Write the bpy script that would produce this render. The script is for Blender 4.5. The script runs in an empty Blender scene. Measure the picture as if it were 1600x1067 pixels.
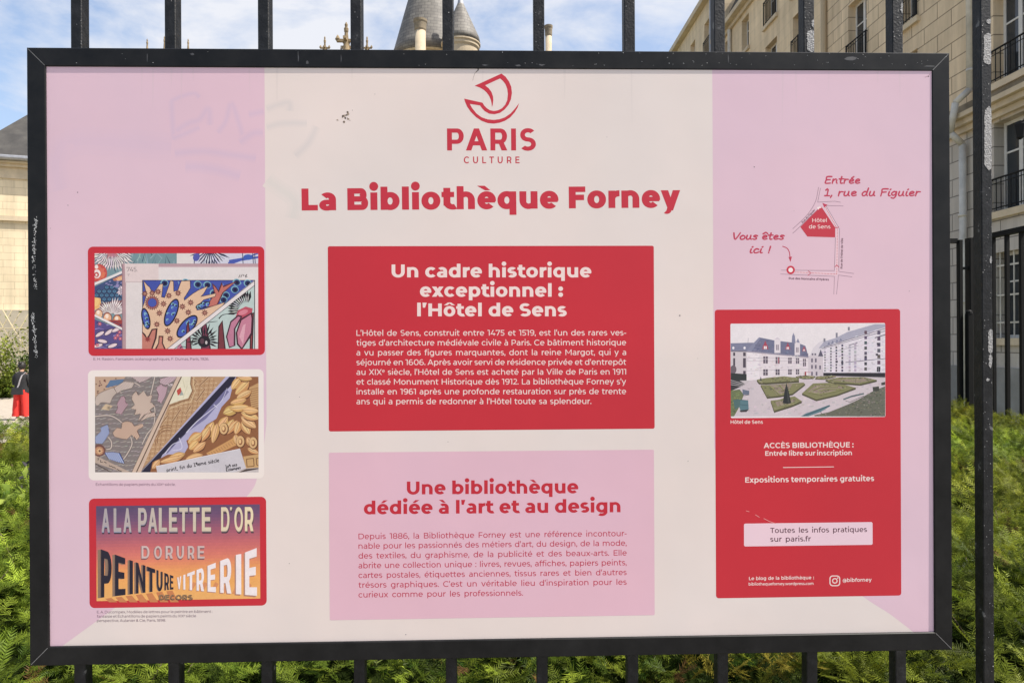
import bpy, bmesh, math, random
import numpy as np
from mathutils import Vector, Matrix
from mathutils.geometry import delaunay_2d_cdt

random.seed(7)
rng = np.random.default_rng(11)
scene = bpy.context.scene
R = math.radians
COL = scene.collection

# ------------------------------------------------------------------ camera
F_PX, YAW, ROLL = 1030.0, R(1.46), R(-0.30)
CAM = Vector((0.0, 0.0, 1.6))
_right = Vector((math.cos(YAW), -math.sin(YAW), 0))
_fwd = Vector((math.sin(YAW), math.cos(YAW), 0))
_down = Vector((0, 0, -1))
cr, sr = math.cos(ROLL), math.sin(ROLL)
C_RIGHT = _right * cr - _down * sr
C_DOWN = _right * sr + _down * cr
C_FWD = _fwd
cam_data = bpy.data.cameras.new('camera')
cam = bpy.data.objects.new('camera', cam_data)
COL.objects.link(cam)
m3 = Matrix((C_RIGHT, -C_DOWN, -C_FWD)).transposed()
cam.matrix_world = Matrix.Translation(CAM) @ m3.to_4x4()
cam_data.sensor_width = 36.0
cam_data.lens = F_PX / 1600.0 * 36.0
cam_data.clip_start = 0.02
cam_data.clip_end = 2000.0
scene.camera = cam

# ------------------------------------------------------------------ light
SUN_EL, SUN_AZ = R(55), R(73)          # azimuth measured from straight behind the camera towards the right
to_sun = Vector((math.cos(SUN_EL) * math.sin(SUN_AZ), -math.cos(SUN_EL) * math.cos(SUN_AZ), math.sin(SUN_EL)))
sd = bpy.data.lights.new('sun', 'SUN')
sd.energy = 4.0
sd.angle = R(0.53)
sd.color = (1.0, 0.94, 0.85)
sun = bpy.data.objects.new('sun', sd)
COL.objects.link(sun)
sun.location = to_sun * 30
sun.rotation_euler = (-to_sun).to_track_quat('-Z', 'Y').to_euler()

world = bpy.data.worlds.new('World')
scene.world = world
world.use_nodes = True
wn, wl = world.node_tree.nodes, world.node_tree.links
wn.clear()
w_out = wn.new('ShaderNodeOutputWorld')
w_bg = wn.new('ShaderNodeBackground')
w_sky = wn.new('ShaderNodeTexSky')
w_sky.sky_type = 'NISHITA'
w_sky.sun_disc = False
w_sky.sun_elevation = SUN_EL
w_sky.sun_rotation = math.atan2(to_sun.x, to_sun.y)
w_sky.air_density = 1.0
w_sky.dust_density = 2.2
w_sky.ozone_density = 1.0
w_bg.inputs['Strength'].default_value = 0.125
w_tc = wn.new('ShaderNodeTexCoord')
w_map = wn.new('ShaderNodeMapping')
w_map.inputs['Scale'].default_value = (1.0, 1.0, 2.2)
w_map.inputs['Location'].default_value = (0.35, 0.1, 0.2)
w_n1 = wn.new('ShaderNodeTexNoise')
w_n1.inputs['Scale'].default_value = 4.6
w_n1.inputs['Detail'].default_value = 9.0
w_n1.inputs['Roughness'].default_value = 0.58
w_n1.inputs['Distortion'].default_value = 0.25
w_rmp = wn.new('ShaderNodeValToRGB')
w_rmp.color_ramp.elements[0].color = (0.16,0.16,0.16,1)
w_rmp.color_ramp.elements[0].position = 0.50
w_rmp.color_ramp.elements[1].position = 0.70
w_mix = wn.new('ShaderNodeMix')
w_mix.data_type = 'RGBA'
w_mix.inputs['B'].default_value = (3.7, 3.8, 4.1, 1)
wl.new(w_tc.outputs['Generated'], w_map.inputs['Vector'])
wl.new(w_map.outputs['Vector'], w_n1.inputs['Vector'])
w_dot = wn.new('ShaderNodeVectorMath'); w_dot.operation = 'DOT_PRODUCT'      # one big bank of cloud beyond the towers
w_nrm = wn.new('ShaderNodeVectorMath'); w_nrm.operation = 'NORMALIZE'
w_dot.inputs[1].default_value = Vector((-0.13, 0.88, 0.46)).normalized()
w_mr = wn.new('ShaderNodeMapRange'); w_mr.interpolation_type = 'SMOOTHSTEP'
w_mr.inputs['From Min'].default_value = 0.94; w_mr.inputs['From Max'].default_value = 0.999
w_mr.inputs['To Min'].default_value = 0.0; w_mr.inputs['To Max'].default_value = 0.15
w_add = wn.new('ShaderNodeMath'); w_add.operation = 'ADD'
wl.new(w_tc.outputs['Generated'], w_nrm.inputs[0]); wl.new(w_nrm.outputs[0], w_dot.inputs[0]); wl.new(w_dot.outputs['Value'], w_mr.inputs['Value'])
wl.new(w_n1.outputs['Fac'], w_add.inputs[0]); wl.new(w_mr.outputs['Result'], w_add.inputs[1])
wl.new(w_add.outputs[0], w_rmp.inputs['Fac'])
wl.new(w_rmp.outputs['Color'], w_mix.inputs['Factor'])
wl.new(w_sky.outputs['Color'], w_mix.inputs['A'])
wl.new(w_mix.outputs['Result'], w_bg.inputs['Color'])
wl.new(w_bg.outputs['Background'], w_out.inputs['Surface'])

scene.view_settings.view_transform = 'Standard'
scene.view_settings.look = 'None'
scene.view_settings.exposure = 0.90
scene.view_settings.gamma = 1.0
scene.view_settings.use_curve_mapping = False

# ------------------------------------------------------------------ helpers
def s2l(c):
    return tuple(((v / 255.0) / 12.92 if v <= 10.3 else (((v / 255.0) + 0.055) / 1.055) ** 2.4) for v in c)

def ray(px, py):
    return C_RIGHT * ((px - 800) / F_PX) + C_DOWN * ((py - 533.5) / F_PX) + C_FWD

def at(px, py, Y):
    """the point of the photo's line of sight at distance Y beyond the camera"""
    d = ray(px, py)
    return CAM + d * (Y / d.y)

def atx(px, py, X):
    d = ray(px, py)
    return CAM + d * (X / d.x)

def link(o, parent=None):
    COL.objects.link(o)
    if parent is not None:
        o.parent = parent
    return o

def tag(o, label=None, cat=None, group=None, kind=None):
    if label: o['label'] = label
    if cat: o['category'] = cat
    if group: o['group'] = group
    if kind: o['kind'] = kind
    return o

def empty(name, loc, label, cat, group=None):
    o = bpy.data.objects.new(name, None)
    o.empty_display_size = 0.2
    o.location = loc
    link(o)
    return tag(o, label, cat, group)

def mesh_obj(name, verts, faces, mat, parent=None, smooth=False, colors=None):
    """verts in WORLD space; a parented mesh is shifted into its parent's space"""
    me = bpy.data.meshes.new(name)
    off = Vector((0, 0, 0))
    p = parent
    while p is not None:
        off += p.location
        p = p.parent
    va = np.asarray(verts, dtype=np.float64).reshape(-1, 3) - np.array(off)
    me.from_pydata([tuple(v) for v in va], [], [tuple(f) for f in faces])
    if isinstance(mat, (list, tuple)):
        for m in mat: me.materials.append(m)
    elif mat is not None:
        me.materials.append(mat)
    if smooth:
        me.polygons.foreach_set('use_smooth', [True] * len(me.polygons))
    if colors is not None:
        at_ = me.color_attributes.new('print', 'FLOAT_COLOR', 'CORNER')
        buf = []
        for poly, c in zip(me.polygons, colors):
            buf += [c[0], c[1], c[2], 1.0] * poly.loop_total
        at_.data.foreach_set('color', buf)
    me.update()
    return link(bpy.data.objects.new(name, me), parent)

class MB:
    """collects boxes, bars, prisms and lathes into one mesh"""
    def __init__(s): s.v, s.f = [], []
    def add(s, vs, fs):
        b = len(s.v)
        s.v += [tuple(v) for v in vs]
        s.f += [tuple(i + b for i in f) for f in fs]
        return s
    def box(s, x0, x1, y0, y1, z0, z1):
        return s.add([(x0,y0,z0),(x1,y0,z0),(x1,y1,z0),(x0,y1,z0),(x0,y0,z1),(x1,y0,z1),(x1,y1,z1),(x0,y1,z1)],
                     [(3,2,1,0),(4,5,6,7),(0,1,5,4),(1,2,6,5),(2,3,7,6),(3,0,4,7)])
    def rbox(s, x0, x1, y0, y1, z0, z1, b):
        """box with its vertical edges chamfered"""
        pts = [(x0+b,y0),(x1-b,y0),(x1,y0+b),(x1,y1-b),(x1-b,y1),(x0+b,y1),(x0,y1-b),(x0,y0+b)]
        return s.prism(pts, z0, z1)
    def prism(s, pts, z0, z1):
        n = len(pts)
        vs = [(x,y,z0) for x,y in pts] + [(x,y,z1) for x,y in pts]
        fs = [tuple(range(n-1,-1,-1)), tuple(range(n,2*n))] + [(i,(i+1)%n,n+(i+1)%n,n+i) for i in range(n)]
        return s.add(vs, fs)
    def bar(s, a, b, r, n=8, r2=None):
        a, b = Vector(a), Vector(b)
        d = (b - a).normalized()
        u = d.orthogonal().normalized(); w = d.cross(u)
        r2 = r if r2 is None else r2
        vs = [a + (u*math.cos(t)+w*math.sin(t))*r for t in [2*math.pi*i/n for i in range(n)]]
        vs += [b + (u*math.cos(t)+w*math.sin(t))*r2 for t in [2*math.pi*i/n for i in range(n)]]
        fs = [tuple(range(n-1,-1,-1)), tuple(range(n,2*n))] + [(i,(i+1)%n,n+(i+1)%n,n+i) for i in range(n)]
        return s.add(vs, fs)
    def lathe(s, c, prof, n=24):
        cx, cy = c
        vs, fs = [], []
        for r, z in prof:
            for i in range(n):
                t = 2*math.pi*i/n
                vs.append((cx+r*math.cos(t), cy+r*math.sin(t), z))
        for k in range(len(prof)-1):
            for i in range(n):
                j = (i+1) % n
                fs.append((k*n+i, k*n+j, (k+1)*n+j, (k+1)*n+i))
        fs.append(tuple(range(n-1,-1,-1)))
        fs.append(tuple((len(prof)-1)*n+i for i in range(n)))
        return s.add(vs, fs)
    def build(s, name, mat, parent=None, smooth=False):
        return mesh_obj(name, s.v, s.f, mat, parent, smooth)

# ------------------------------------------------------------------ materials
def mat_new(name):
    m = bpy.data.materials.new(name)
    m.use_nodes = True
    nt = m.node_tree
    return m, nt, nt.nodes['Principled BSDF']

def simple(name, col, rough=0.6, metal=0.0, var=0.0, scale=8.0, bump=0.0, bscale=60.0, spec=0.5, col2=None, detail=6.0):
    m, nt, b = mat_new(name)
    b.inputs['Roughness'].default_value = rough
    b.inputs['Metallic'].default_value = metal
    b.inputs['Specular IOR Level'].default_value = spec
    tc = nt.nodes.new('ShaderNodeTexCoord')
    if var > 0 or col2 is not None:
        n = nt.nodes.new('ShaderNodeTexNoise')
        n.inputs['Scale'].default_value = scale
        n.inputs['Detail'].default_value = detail
        n.inputs['Roughness'].default_value = 0.6
        r = nt.nodes.new('ShaderNodeValToRGB')
        r.color_ramp.elements[0].position = 0.3
        r.color_ramp.elements[1].position = 0.7
        c2 = col2 if col2 is not None else tuple(min(1, v*(1+var)) for v in col)
        c1 = col if col2 is not None else tuple(v*(1-var) for v in col)
        r.color_ramp.elements[0].color = (*c1, 1)
        r.color_ramp.elements[1].color = (*c2, 1)
        nt.links.new(tc.outputs['Object'], n.inputs['Vector'])
        nt.links.new(n.outputs['Fac'], r.inputs['Fac'])
        nt.links.new(r.outputs['Color'], b.inputs['Base Color'])
    else:
        b.inputs['Base Color'].default_value = (*col, 1)
    if bump > 0:
        n2 = nt.nodes.new('ShaderNodeTexNoise')
        n2.inputs['Scale'].default_value = bscale
        n2.inputs['Detail'].default_value = 5
        bp = nt.nodes.new('ShaderNodeBump')
        bp.inputs['Strength'].default_value = bump
        bp.inputs['Distance'].default_value = 0.01
        nt.links.new(tc.outputs['Object'], n2.inputs['Vector'])
        nt.links.new(n2.outputs['Fac'], bp.inputs['Height'])
        nt.links.new(bp.outputs['Normal'], b.inputs['Normal'])
    return m
# ------------------------------------------------------------------ lettering: a geometric sans drawn from stems and rings
NSEG = 9
def _se(a, p=2.07):
    c, s = math.cos(a), math.sin(a)
    return (math.copysign(abs(c)**(2/p), c), math.copysign(abs(s)**(2/p), s))

def arc(cx, cy, rx, ry, tx, ty, a0, a1, tx1=None):
    """elliptical band from angle a0 to a1; tx, ty its thickness at the sides and at top/bottom"""
    n = max(3, int(abs(a1-a0)/90*NSEG))
    out, inn = [], []
    for i in range(n+1):
        f = i/n
        c, s = _se(R(a0+(a1-a0)*f))
        t = tx if tx1 is None else tx+(tx1-tx)*f
        out.append((cx+rx*c, cy+ry*s))
        inn.append((cx+(rx-t)*c, cy+(ry-ty)*s))
    return out + inn[::-1]

def ring(cx, cy, rx, ry, tx, ty):
    return [arc(cx,cy,rx,ry,tx,ty,0,180), arc(cx,cy,rx,ry,tx,ty,180,360)]

def rc(x0, y0, x1, y1): return [(x0,y0),(x1,y0),(x1,y1),(x0,y1)]
def dg(x0, y0, x1, y1, w): return [(x0,y0),(x0+w,y0),(x1+w,y1),(x1,y1)]
def disc(cx, cy, r): return [(cx+r*math.cos(t*math.pi/8), cy+r*math.sin(t*math.pi/8)) for t in range(16)]

CAPH, ASC, DSC, OV = 700, 742, -194, 11

def glyph_polys(ch, v, h):
    t = (v-96)/(190-96)
    L = lambda a, b: a+(b-a)*t
    X = L(530, 552)
    ss, rs, ds = L(78, 60), L(44, 32), L(8, 4)
    XO = X+OV
    P = []; adv = 500
    def bowl(x0, w, y0=-OV, y1=XO):
        return ring(x0+w/2, (y0+y1)/2, w/2, (y1-y0)/2, v, h)
    def arch(x0, w, top=XO, r=0):
        ry = X*0.52
        q = [arc(x0+w/2, top-ry, w/2, ry, v, h, 0, 178, v*0.72), rc(x0+w-v, 0, x0+w, top-ry+1)]
        return q
    bw = L(550, 600)                                   # width of the round letters
    nw = L(508, 570)
    if ch == ' ': return [], 262
    if ch in 'bdpqg':
        w = bw
        adv = w+ss+rs
        left = ch in 'bp'
        x0 = ss if left else rs
        P += bowl(x0, w)
        sx = x0 if left else x0+w-v
        y0, y1 = {'b':(0,ASC),'d':(0,ASC),'p':(DSC,X),'q':(DSC,X),'g':(-40,X)}[ch]
        P.append(rc(sx, y0, sx+v, y1))
        if ch == 'g':
            ry = X*0.44
            P.append(arc(x0+w*0.5, -202+ry, w*0.5, ry, v, h, 0, -128))
            P.append(rc(sx, -202+ry-2, sx+v, 10))
    elif ch == 'o':
        w = L(550, 600); adv = w+2*rs; P += bowl(rs, w)
    elif ch == 'c':
        w = L(512, 560); adv = w+rs+L(10, 6)
        P.append(arc(rs+bw*.5, X/2, bw*.5, X/2+OV, v, h, 42, 318))
    elif ch == 'e':
        w = L(536, 590); adv = w+rs*1.8
        cx = rs+w/2
        P.append(arc(cx, X/2, w/2, X/2+OV, v, h, -7, 316))
        P.append(rc(rs+v*.5, X/2-h*.42, rs+w-v*.12, X/2+h*.42))
    elif ch == 'a':
        w = L(455, 520); x0 = rs+2; adv = x0+w+ss-4
        xr = x0+w
        P.append(rc(xr-v, 0, xr, X*.6))
        rx = w*.5; ry = X*.42
        P.append(arc(xr-rx, XO-ry, rx, ry, v, h, 0, 136))
        y1 = X*.605; by = (y1-OV)/2; bry = (y1+OV)/2; cx = x0+w*.44; hh = h*.88
        P.append(arc(cx, by, w*.44, bry, v*.98, hh, 90, 270))
        P.append(rc(cx-1, y1-hh, xr-2, y1))
        P.append(arc(cx, by, w*.5, bry, v*.9, hh, 270, 352))
    elif ch in 'nhm':
        y1 = ASC if ch == 'h' else X
        P.append(rc(ss, 0, ss+v, y1))
        if ch == 'm':
            w = L(482, 540)
            P += arch(ss, w); P += arch(ss+w-v, w)
            adv = 2*ss+2*w-v
        else:
            P += arch(ss, nw); adv = 2*ss+nw
    elif ch == 'u':
        q = [rc(ss, 0, ss+v, X)] + arch(ss, nw)
        P = [[(2*ss+nw-x, X-y) for x, y in p] for p in q]; adv = 2*ss+nw
    elif ch == 'r':
        P.append(rc(ss, 0, ss+v, X))
        e = ss+L(300, 350)
        P.append(arc(e, XO-X*.5, e-ss, X*.5, v, h*1.1, 90, 178)); adv = e+L(14, 10)
    elif ch in 'il':
        P.append(rc(ss-2, 0, ss-2+v, X if ch == 'i' else ASC)); adv = 2*ss+v-4
        if ch == 'i': P.append(disc(ss-2+v/2, L(724, 745), v*.64))
    elif ch == 'j':
        P.append(rc(ss, -100, ss+v, X)); P.append(disc(ss+v/2, L(724, 745), v*.64)); adv = 2*ss+v
        P.append(arc(ss+v-v*1.4, -202+110, v*1.4, 110, v, h, 0, -110))
    elif ch == 't':
        sx = L(96, 80); adv = L(398, 440)
        P.append(rc(sx, 120, sx+v, L(655, 680)))
        P.append(rc(12, X-h*.96, L(372, 410), X))
        P.append(arc(sx+v+82, -OV+h+66, v+82, h+66, v, h, 178, 296))
    elif ch == 'f':
        sx = L(96, 80); adv = L(352, 392)
        P.append(rc(sx, 0, sx+v, 600))
        P.append(rc(12, X-h*.96, L(350, 390), X))
        P.append(arc(sx+v+86, ASC+6-h-76, v+86, h+76, v, h, 60, 182))
    elif ch in 'sS':
        if ch == 's': w = L(430, 490); H = X; x0 = L(24, 16)
        else: w = L(535, 600); H = CAPH; x0 = L(34, 22)
        adv = w+2*x0
        ry = (H+2*OV+h)/4
        cx = x0+w/2
        k = w*.02
        P.append(arc(cx+k*.5, H+OV-ry, w/2-k, ry, v*.96, h, 38, 265))
        P.append(arc(cx-k*.5+w*.0, -OV+ry, w/2, ry, v*.96, h, -142, 85))
        P.append([(cx-w*.14, H/2+h*.6), (cx-w*.14, H/2-h*.40), (cx+w*.14, H/2-h*.6), (cx+w*.14, H/2+h*.40)])
    elif ch == 'k':
        P.append(rc(ss, 0, ss+v, ASC)); w = L(480, 540)
        P.append(dg(ss+v*.8, X*.3, ss+w-v*1.25, X, v*1.25)); P.append(dg(ss+w-v*1.1, 0, ss+v*1.2, X*.6, v*1.2)); adv = ss+w+8
    elif ch in 'vVy':
        H = CAPH if ch == 'V' else X
        w = L(700, 740) if ch == 'V' else L(552, 620)
        vv = v*1.08
        m = ds+w/2
        P.append([(ds,H),(ds+vv,H),(m+vv*.46,0),(m-vv*.46,0)])
        P.append([(ds+w-vv,H),(ds+w,H),(m+vv*.46,0),(m-vv*.46,0)]); adv = w+2*ds
        if ch == 'y':
            sl = (w/2-vv*.5)/X
            P.append([(m-vv*.46,0),(m+vv*.46,0),(m+vv*.46-sl*95,-95),(m-vv*.5-sl*60,-95)])
            P.append(arc(m-w*.20, -205+130, w*.17+v*.2, 130, v, h, -5, -128))
    elif ch == 'w':
        w = L(840, 930); H = X; vv = v*1.02; q = w/2
        a, c = ds+w*.27, ds+w*.73
        P.append([(ds,H),(ds+vv,H),(a+vv*.45,0),(a-vv*.45,0)])
        P.append([(ds+q-vv*.42,H),(ds+q+vv*.42,H),(a+vv*.45,0),(a-vv*.45,0)])
        P.append([(ds+q-vv*.42,H),(ds+q+vv*.42,H),(c+vv*.45,0),(c-vv*.45,0)])
        P.append([(ds+w-vv,H),(ds+w,H),(c+vv*.45,0),(c-vv*.45,0)]); adv = w+2*ds
    elif ch in 'xX':
        H = CAPH if ch == 'X' else X
        w = L(660, 720) if ch == 'X' else L(535, 605); vv = v*1.2
        P.append(dg(ds, 0, ds+w-vv, H, vv)); P.append(dg(ds+w-vv, 0, ds, H, vv)); adv = w+2*ds
    elif ch == 'z':
        w = L(440, 490); P += [rc(28, 0, 28+w, h), rc(28, X-h, 28+w, X), dg(28, h*.5, 28+w-v*1.2, X-h*.5, v*1.2)]; adv = w+56
    elif ch == 'A':
        w = L(720, 780); m = ds+w/2; vv = v*1.1
        P.append([(ds,0),(ds+vv,0),(m+vv*.48,CAPH),(m-vv*.48,CAPH)])
        P.append([(ds+w-vv,0),(ds+w,0),(m+vv*.48,CAPH),(m-vv*.48,CAPH)])
        P.append(rc(ds+w*.2, 160, ds+w*.8, 160+h)); adv = w+2*ds
    elif ch in 'BPRDEFHILTN':
        P.append(rc(ss+6, 0, ss+6+v, CAPH)); s0 = ss+6
        if ch in 'PR':
            w = L(552, 612); yb = L(222, 208)
            P.append(arc(s0+w-(CAPH-yb)/2*1.02, (CAPH+yb)/2, (CAPH-yb)/2*1.02, (CAPH-yb)/2, v, h, -90, 90))
            xm = s0+w-(CAPH-yb)/2*1.02
            P.append(rc(s0, CAPH-h, xm+1, CAPH)); P.append(rc(s0, yb, xm+1, yb+h))
            adv = s0+w+L(36, 26)
            if ch == 'R':
                P.append([(s0+w-v*1.12,0),(s0+w+8,0),(s0+w*.76,yb+h*.7),(s0+w*.76-v*1.08,yb+h*.7)]); adv = s0+w+L(48, 34)
        elif ch == 'B':
            w = L(585, 650); ym = 355
            w2 = w*.93
            P.append(arc(s0+w-200, (ym+h/2)/2, 200, (ym+h/2)/2, v, h, -90, 90))
            P.append(arc(s0+w2-190, (CAPH+ym-h/2)/2, 190, (CAPH-ym+h/2)/2, v, h, -90, 90))
            for y in (0, ym-h/2, CAPH-h): P.append(rc(s0, y, s0+(w2-185 if y else w-198), y+h))
            adv = s0+w+L(40, 28)
        elif ch == 'D':
            w = L(690, 740)
            P.append(arc(s0+w-350, 350, 350, 350, v, h, -90, 90))
            P.append(rc(s0, 0, s0+w-349, h)); P.append(rc(s0, CAPH-h, s0+w-349, CAPH)); adv = s0+w+rs
        elif ch in 'EF':
            w = L(510, 560) if ch == 'E' else L(490, 540)
            P.append(rc(s0, CAPH-h, s0+w-12, CAPH)); ym = 305 if ch == 'E' else 262
            P.append(rc(s0, ym, s0+w*.9, ym+h))
            if ch == 'E': P.append(rc(s0, 0, s0+w, h))
            adv = s0+w+L(40, 28)
        elif ch == 'H':
            w = L(640, 690); P.append(rc(s0+w-v, 0, s0+w, CAPH)); P.append(rc(s0, 350-h*.5, s0+w, 350+h*.5)); adv = w+2*s0
        elif ch == 'N':
            w = L(640, 690); P.append(rc(s0+w-v, 0, s0+w, CAPH))
            P.append([(s0,CAPH),(s0+v*.95,CAPH),(s0+w,0),(s0+w-v*.95,0)]); adv = w+2*s0
        elif ch == 'I': adv = 2*s0+v
        elif ch == 'L':
            w = L(470, 510); P.append(rc(s0, 0, s0+w, h)); adv = s0+w+16
        elif ch == 'T':
            w = L(570, 620); P = [rc(8, CAPH-h, 8+w, CAPH), rc(8+w/2-v/2, 0, 8+w/2+v/2, CAPH)]; adv = w+16
    elif ch == 'M':
        w = L(770, 830); s0 = ss+6; m = s0+w/2
        P += [rc(s0, 0, s0+v*.96, CAPH), rc(s0+w-v*.96, 0, s0+w, CAPH)]
        P.append([(s0,CAPH),(s0+v*.9,CAPH),(m+v*.42,200),(m-v*.42,200)])
        P.append([(s0+w-v*.9,CAPH),(s0+w,CAPH),(m+v*.42,200),(m-v*.42,200)]); adv = w+2*s0
    elif ch in 'OQ':
        w = L(755, 800); P += ring(rs+w/2, 350, w/2, 361, v, h); adv = w+2*rs
        if ch == 'Q': P.append([(rs+w*.52,60),(rs+w*.52+v*1.1,60),(rs+w*.86+v*.6,-130),(rs+w*.86-v*.6,-130)])
    elif ch in 'CG':
        w = L(755, 800)
        P.append(arc(rs+w/2, 350, w/2, 361, v, h, 44, 316)); adv = rs+w*.92
        if ch == 'G':
            P.append(rc(rs+w*.93-v, 95, rs+w*.93, 370)); adv = rs+w*.93+ss
    elif ch == 'U':
        w = L(620, 670); s0 = ss
        P += [rc(s0, 300, s0+v, CAPH), rc(s0+w-v, 300, s0+w, CAPH), arc(s0+w/2, 302, w/2, 313, v, h, 180, 360)]; adv = w+2*s0
    elif ch == '0':
        w = L(590, 640); P += ring(rs+w/2, 350, w/2, 361, v, h); adv = w+2*rs
    elif ch == '1':
        x = L(190, 180); P += [rc(x, 0, x+v, CAPH), rc(8, CAPH-h, x+2, CAPH)]; adv = x+v+L(84, 62)
    elif ch == '2':
        w = L(500, 560); P.append(arc(30+w*.48, CAPH+OV-215, w*.46, 215, v, h, -28, 150))
        P += [rc(30, 0, 30+w, h), [(30,h*.6),(30+v*1.4,h*.6),(30+w*.93,420),(30+w*.80-v*.5,390)]]; adv = w+56
    elif ch == '3':
        w = L(500, 560); P += [rc(50, CAPH-h, 30+w*.9, CAPH), dg(30+w*.38, 400, 30+w*.92-v*1.3, CAPH-h*.5, v*1.3)]
        P.append(arc(30+w*.46, 210, w*.52, 221, v, h, -140, 84)); adv = w+56
    elif ch == '4':
        w = L(600, 660); P += [rc(24, 158, 24+w, 158+h), rc(24+w*.64, 0, 24+w*.64+v, 330), [(24,158),(24+v*1.15,158),(24+w*.66,CAPH),(24+w*.66-v*1.15,CAPH)]]; adv = w+40
    elif ch == '5':
        w = L(510, 570); P += [rc(80, CAPH-h, 20+w*.94, CAPH), [(62,330),(62+v*.98,330),(84+v*.98,CAPH),(84,CAPH)], rc(62, 430-h, 24+w*.5, 430)]
        P.append(arc(24+w*.46, 210, w*.52, 221, v, h, -142, 90)); adv = w+56
    elif ch in '69':
        w = L(560, 610); q = ring(40+w/2, 214, w/2, 225, v, h)
        q.append(arc(40+w*.55, 350, w*.55, 361, v, h, 62, 200))
        P = q if ch == '6' else [[(80+w-x, CAPH-y) for x, y in p] for p in q]; adv = w+74
    elif ch == '7':
        w = L(540, 600); P += [rc(24, CAPH-h, 24+w, CAPH), rc(24, 540, 24+v*.9, CAPH), dg(24+w*.25, 0, 24+w-v*1.1, CAPH-h*.5, v*1.12)]; adv = w+36
    elif ch == '8':
        w = L(560, 620); P += ring(40+w/2, 198, w/2, 209, v, h) + ring(40+w/2, 350+(361-h)/2+h*.28, w*.46, 361/2+h*.22, v*.95, h); adv = w+80
    elif ch == '.': P.append(disc(20+v*.68, v*.6, v*.66)); adv = v*1.36+44
    elif ch == ',':
        P.append(disc(20+v*.68, v*.6, v*.66)); P.append([(20+v*.3,v*.2),(20+v*1.3,v*.4),(20+v*.8,-v*1.15),(20+v*.15,-v*1.15)]); adv = v*1.36+44
    elif ch == ':':
        P += [disc(24+v*.68, v*.6, v*.66), disc(24+v*.68, X-v*.6, v*.66)]; adv = v*1.36+52
    elif ch == '!':
        P += [disc(40+v*.6, v*.6, v*.66), [(40+v*.22,200),(40+v*.98,200),(40+v*1.1,CAPH),(40+v*.1,CAPH)]]; adv = v*1.2+80
    elif ch == "'":
        P.append([(28+v*.1,470),(28+v*.7,470),(28+v*1.15,ASC),(28,ASC)]); adv = v*1.1+56
    elif ch == '-': P.append(rc(34, 222, L(300, 330), 222+h)); adv = L(334, 362)
    elif ch == '@':
        P += ring(420, 240, 380, 400, v*.7, h*.7) + ring(420, 240, 190, 200, v*.8, h*.8); P.append(rc(560, 60, 560+v*.8, 430)); adv = 850
    elif ch == '&':
        P += ring(300, 530, 170, 180, v, h) + ring(290, 180, 250, 191, v, h); P.append(dg(580, 0, 200, 520, v*1.2)); adv = 700
    return P, adv

ACC = {'é':('e','a'),'è':('e','g'),'ê':('e','c'),'à':('a','g'),'â':('a','c'),'ô':('o','c'),'É':('E','a'),'È':('E','g'),'î':('i','c')}
_gcache = {}
def glyph(ch, v, h):
    key = (ch, round(v), round(h))
    if key in _gcache: return _gcache[key]
    base, acc = ACC.get(ch, (ch, None))
    if base == '’': base = "'"
    P, adv = glyph_polys(base, v, h)
    P = list(P)
    if acc:
        xs = [x for p in P for x, y in p]
        cx = (min(xs)+max(xs))/2
        y0 = 600 if base.islower() else 755
        y1 = y0+(150 if base.islower() else 120)
        k = v*.62
        if acc == 'a': P.append([(cx-k*.9,y0),(cx+k*.35,y0),(cx+k*2.2,y1),(cx+k*.4,y1)])
        if acc == 'g': P.append([(cx+k*.9,y0),(cx-k*.35,y0),(cx-k*2.2,y1),(cx-k*.4,y1)])
        if acc == 'c': P += [[(cx-k*2.5,y0),(cx-k*1.0,y0),(cx+k*.6,y1),(cx-k*.7,y1)], [(cx+k*2.5,y0),(cx+k*1.0,y0),(cx-k*.6,y1),(cx+k*.7,y1)]]
    out = union(P) + (adv,)
    _gcache[key] = out
    return out

def union(P):
    """merge overlapping outlines into one flat triangulated sheet"""
    if not P: return ([], [])
    vs, fs = [], []
    for p in P:
        a = sum(p[i][0]*p[(i+1)%len(p)][1]-p[(i+1)%len(p)][0]*p[i][1] for i in range(len(p)))
        q = p if a > 0 else p[::-1]
        b = len(vs)
        vs += [Vector((x, y)) for x, y in q]
        fs.append(list(range(b, b+len(q))))
    r = delaunay_2d_cdt(vs, [], fs, 1, 1e-3)
    ov, of, orig = r[0], r[2], r[5]
    keep = [f for f, o in zip(of, orig) if o]
    return ([(p.x, p.y) for p in ov], [tuple(f) for f in keep])
# ------------------------------------------------------------------ the information board on the railings
YF = 1.0290                                   # front of its steel frame
BX0, BX1, BZ0, BZ1 = -0.7160, 0.7240, 1.1068, 2.0543
FW = 0.0285                                   # width of the frame bars
DI = 20e-6                                    # one film of print over the next

def dep(x, z):                                # the panel leans a little inside its frame
    u = (x-BX0)/(BX1-BX0); w = (BZ1-z)/(BZ1-BZ0)
    return 0.0022-0.0010*u+0.0018*w

def SP(px, py, lay=0.0):
    p = at(px, py, YF+0.0030)
    return Vector((p.x, YF+dep(p.x, p.z)-lay*DI, p.z))

def on_panel(x, z, lay=0.0): return Vector((x, YF+dep(x, z)-lay*DI, z))

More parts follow.
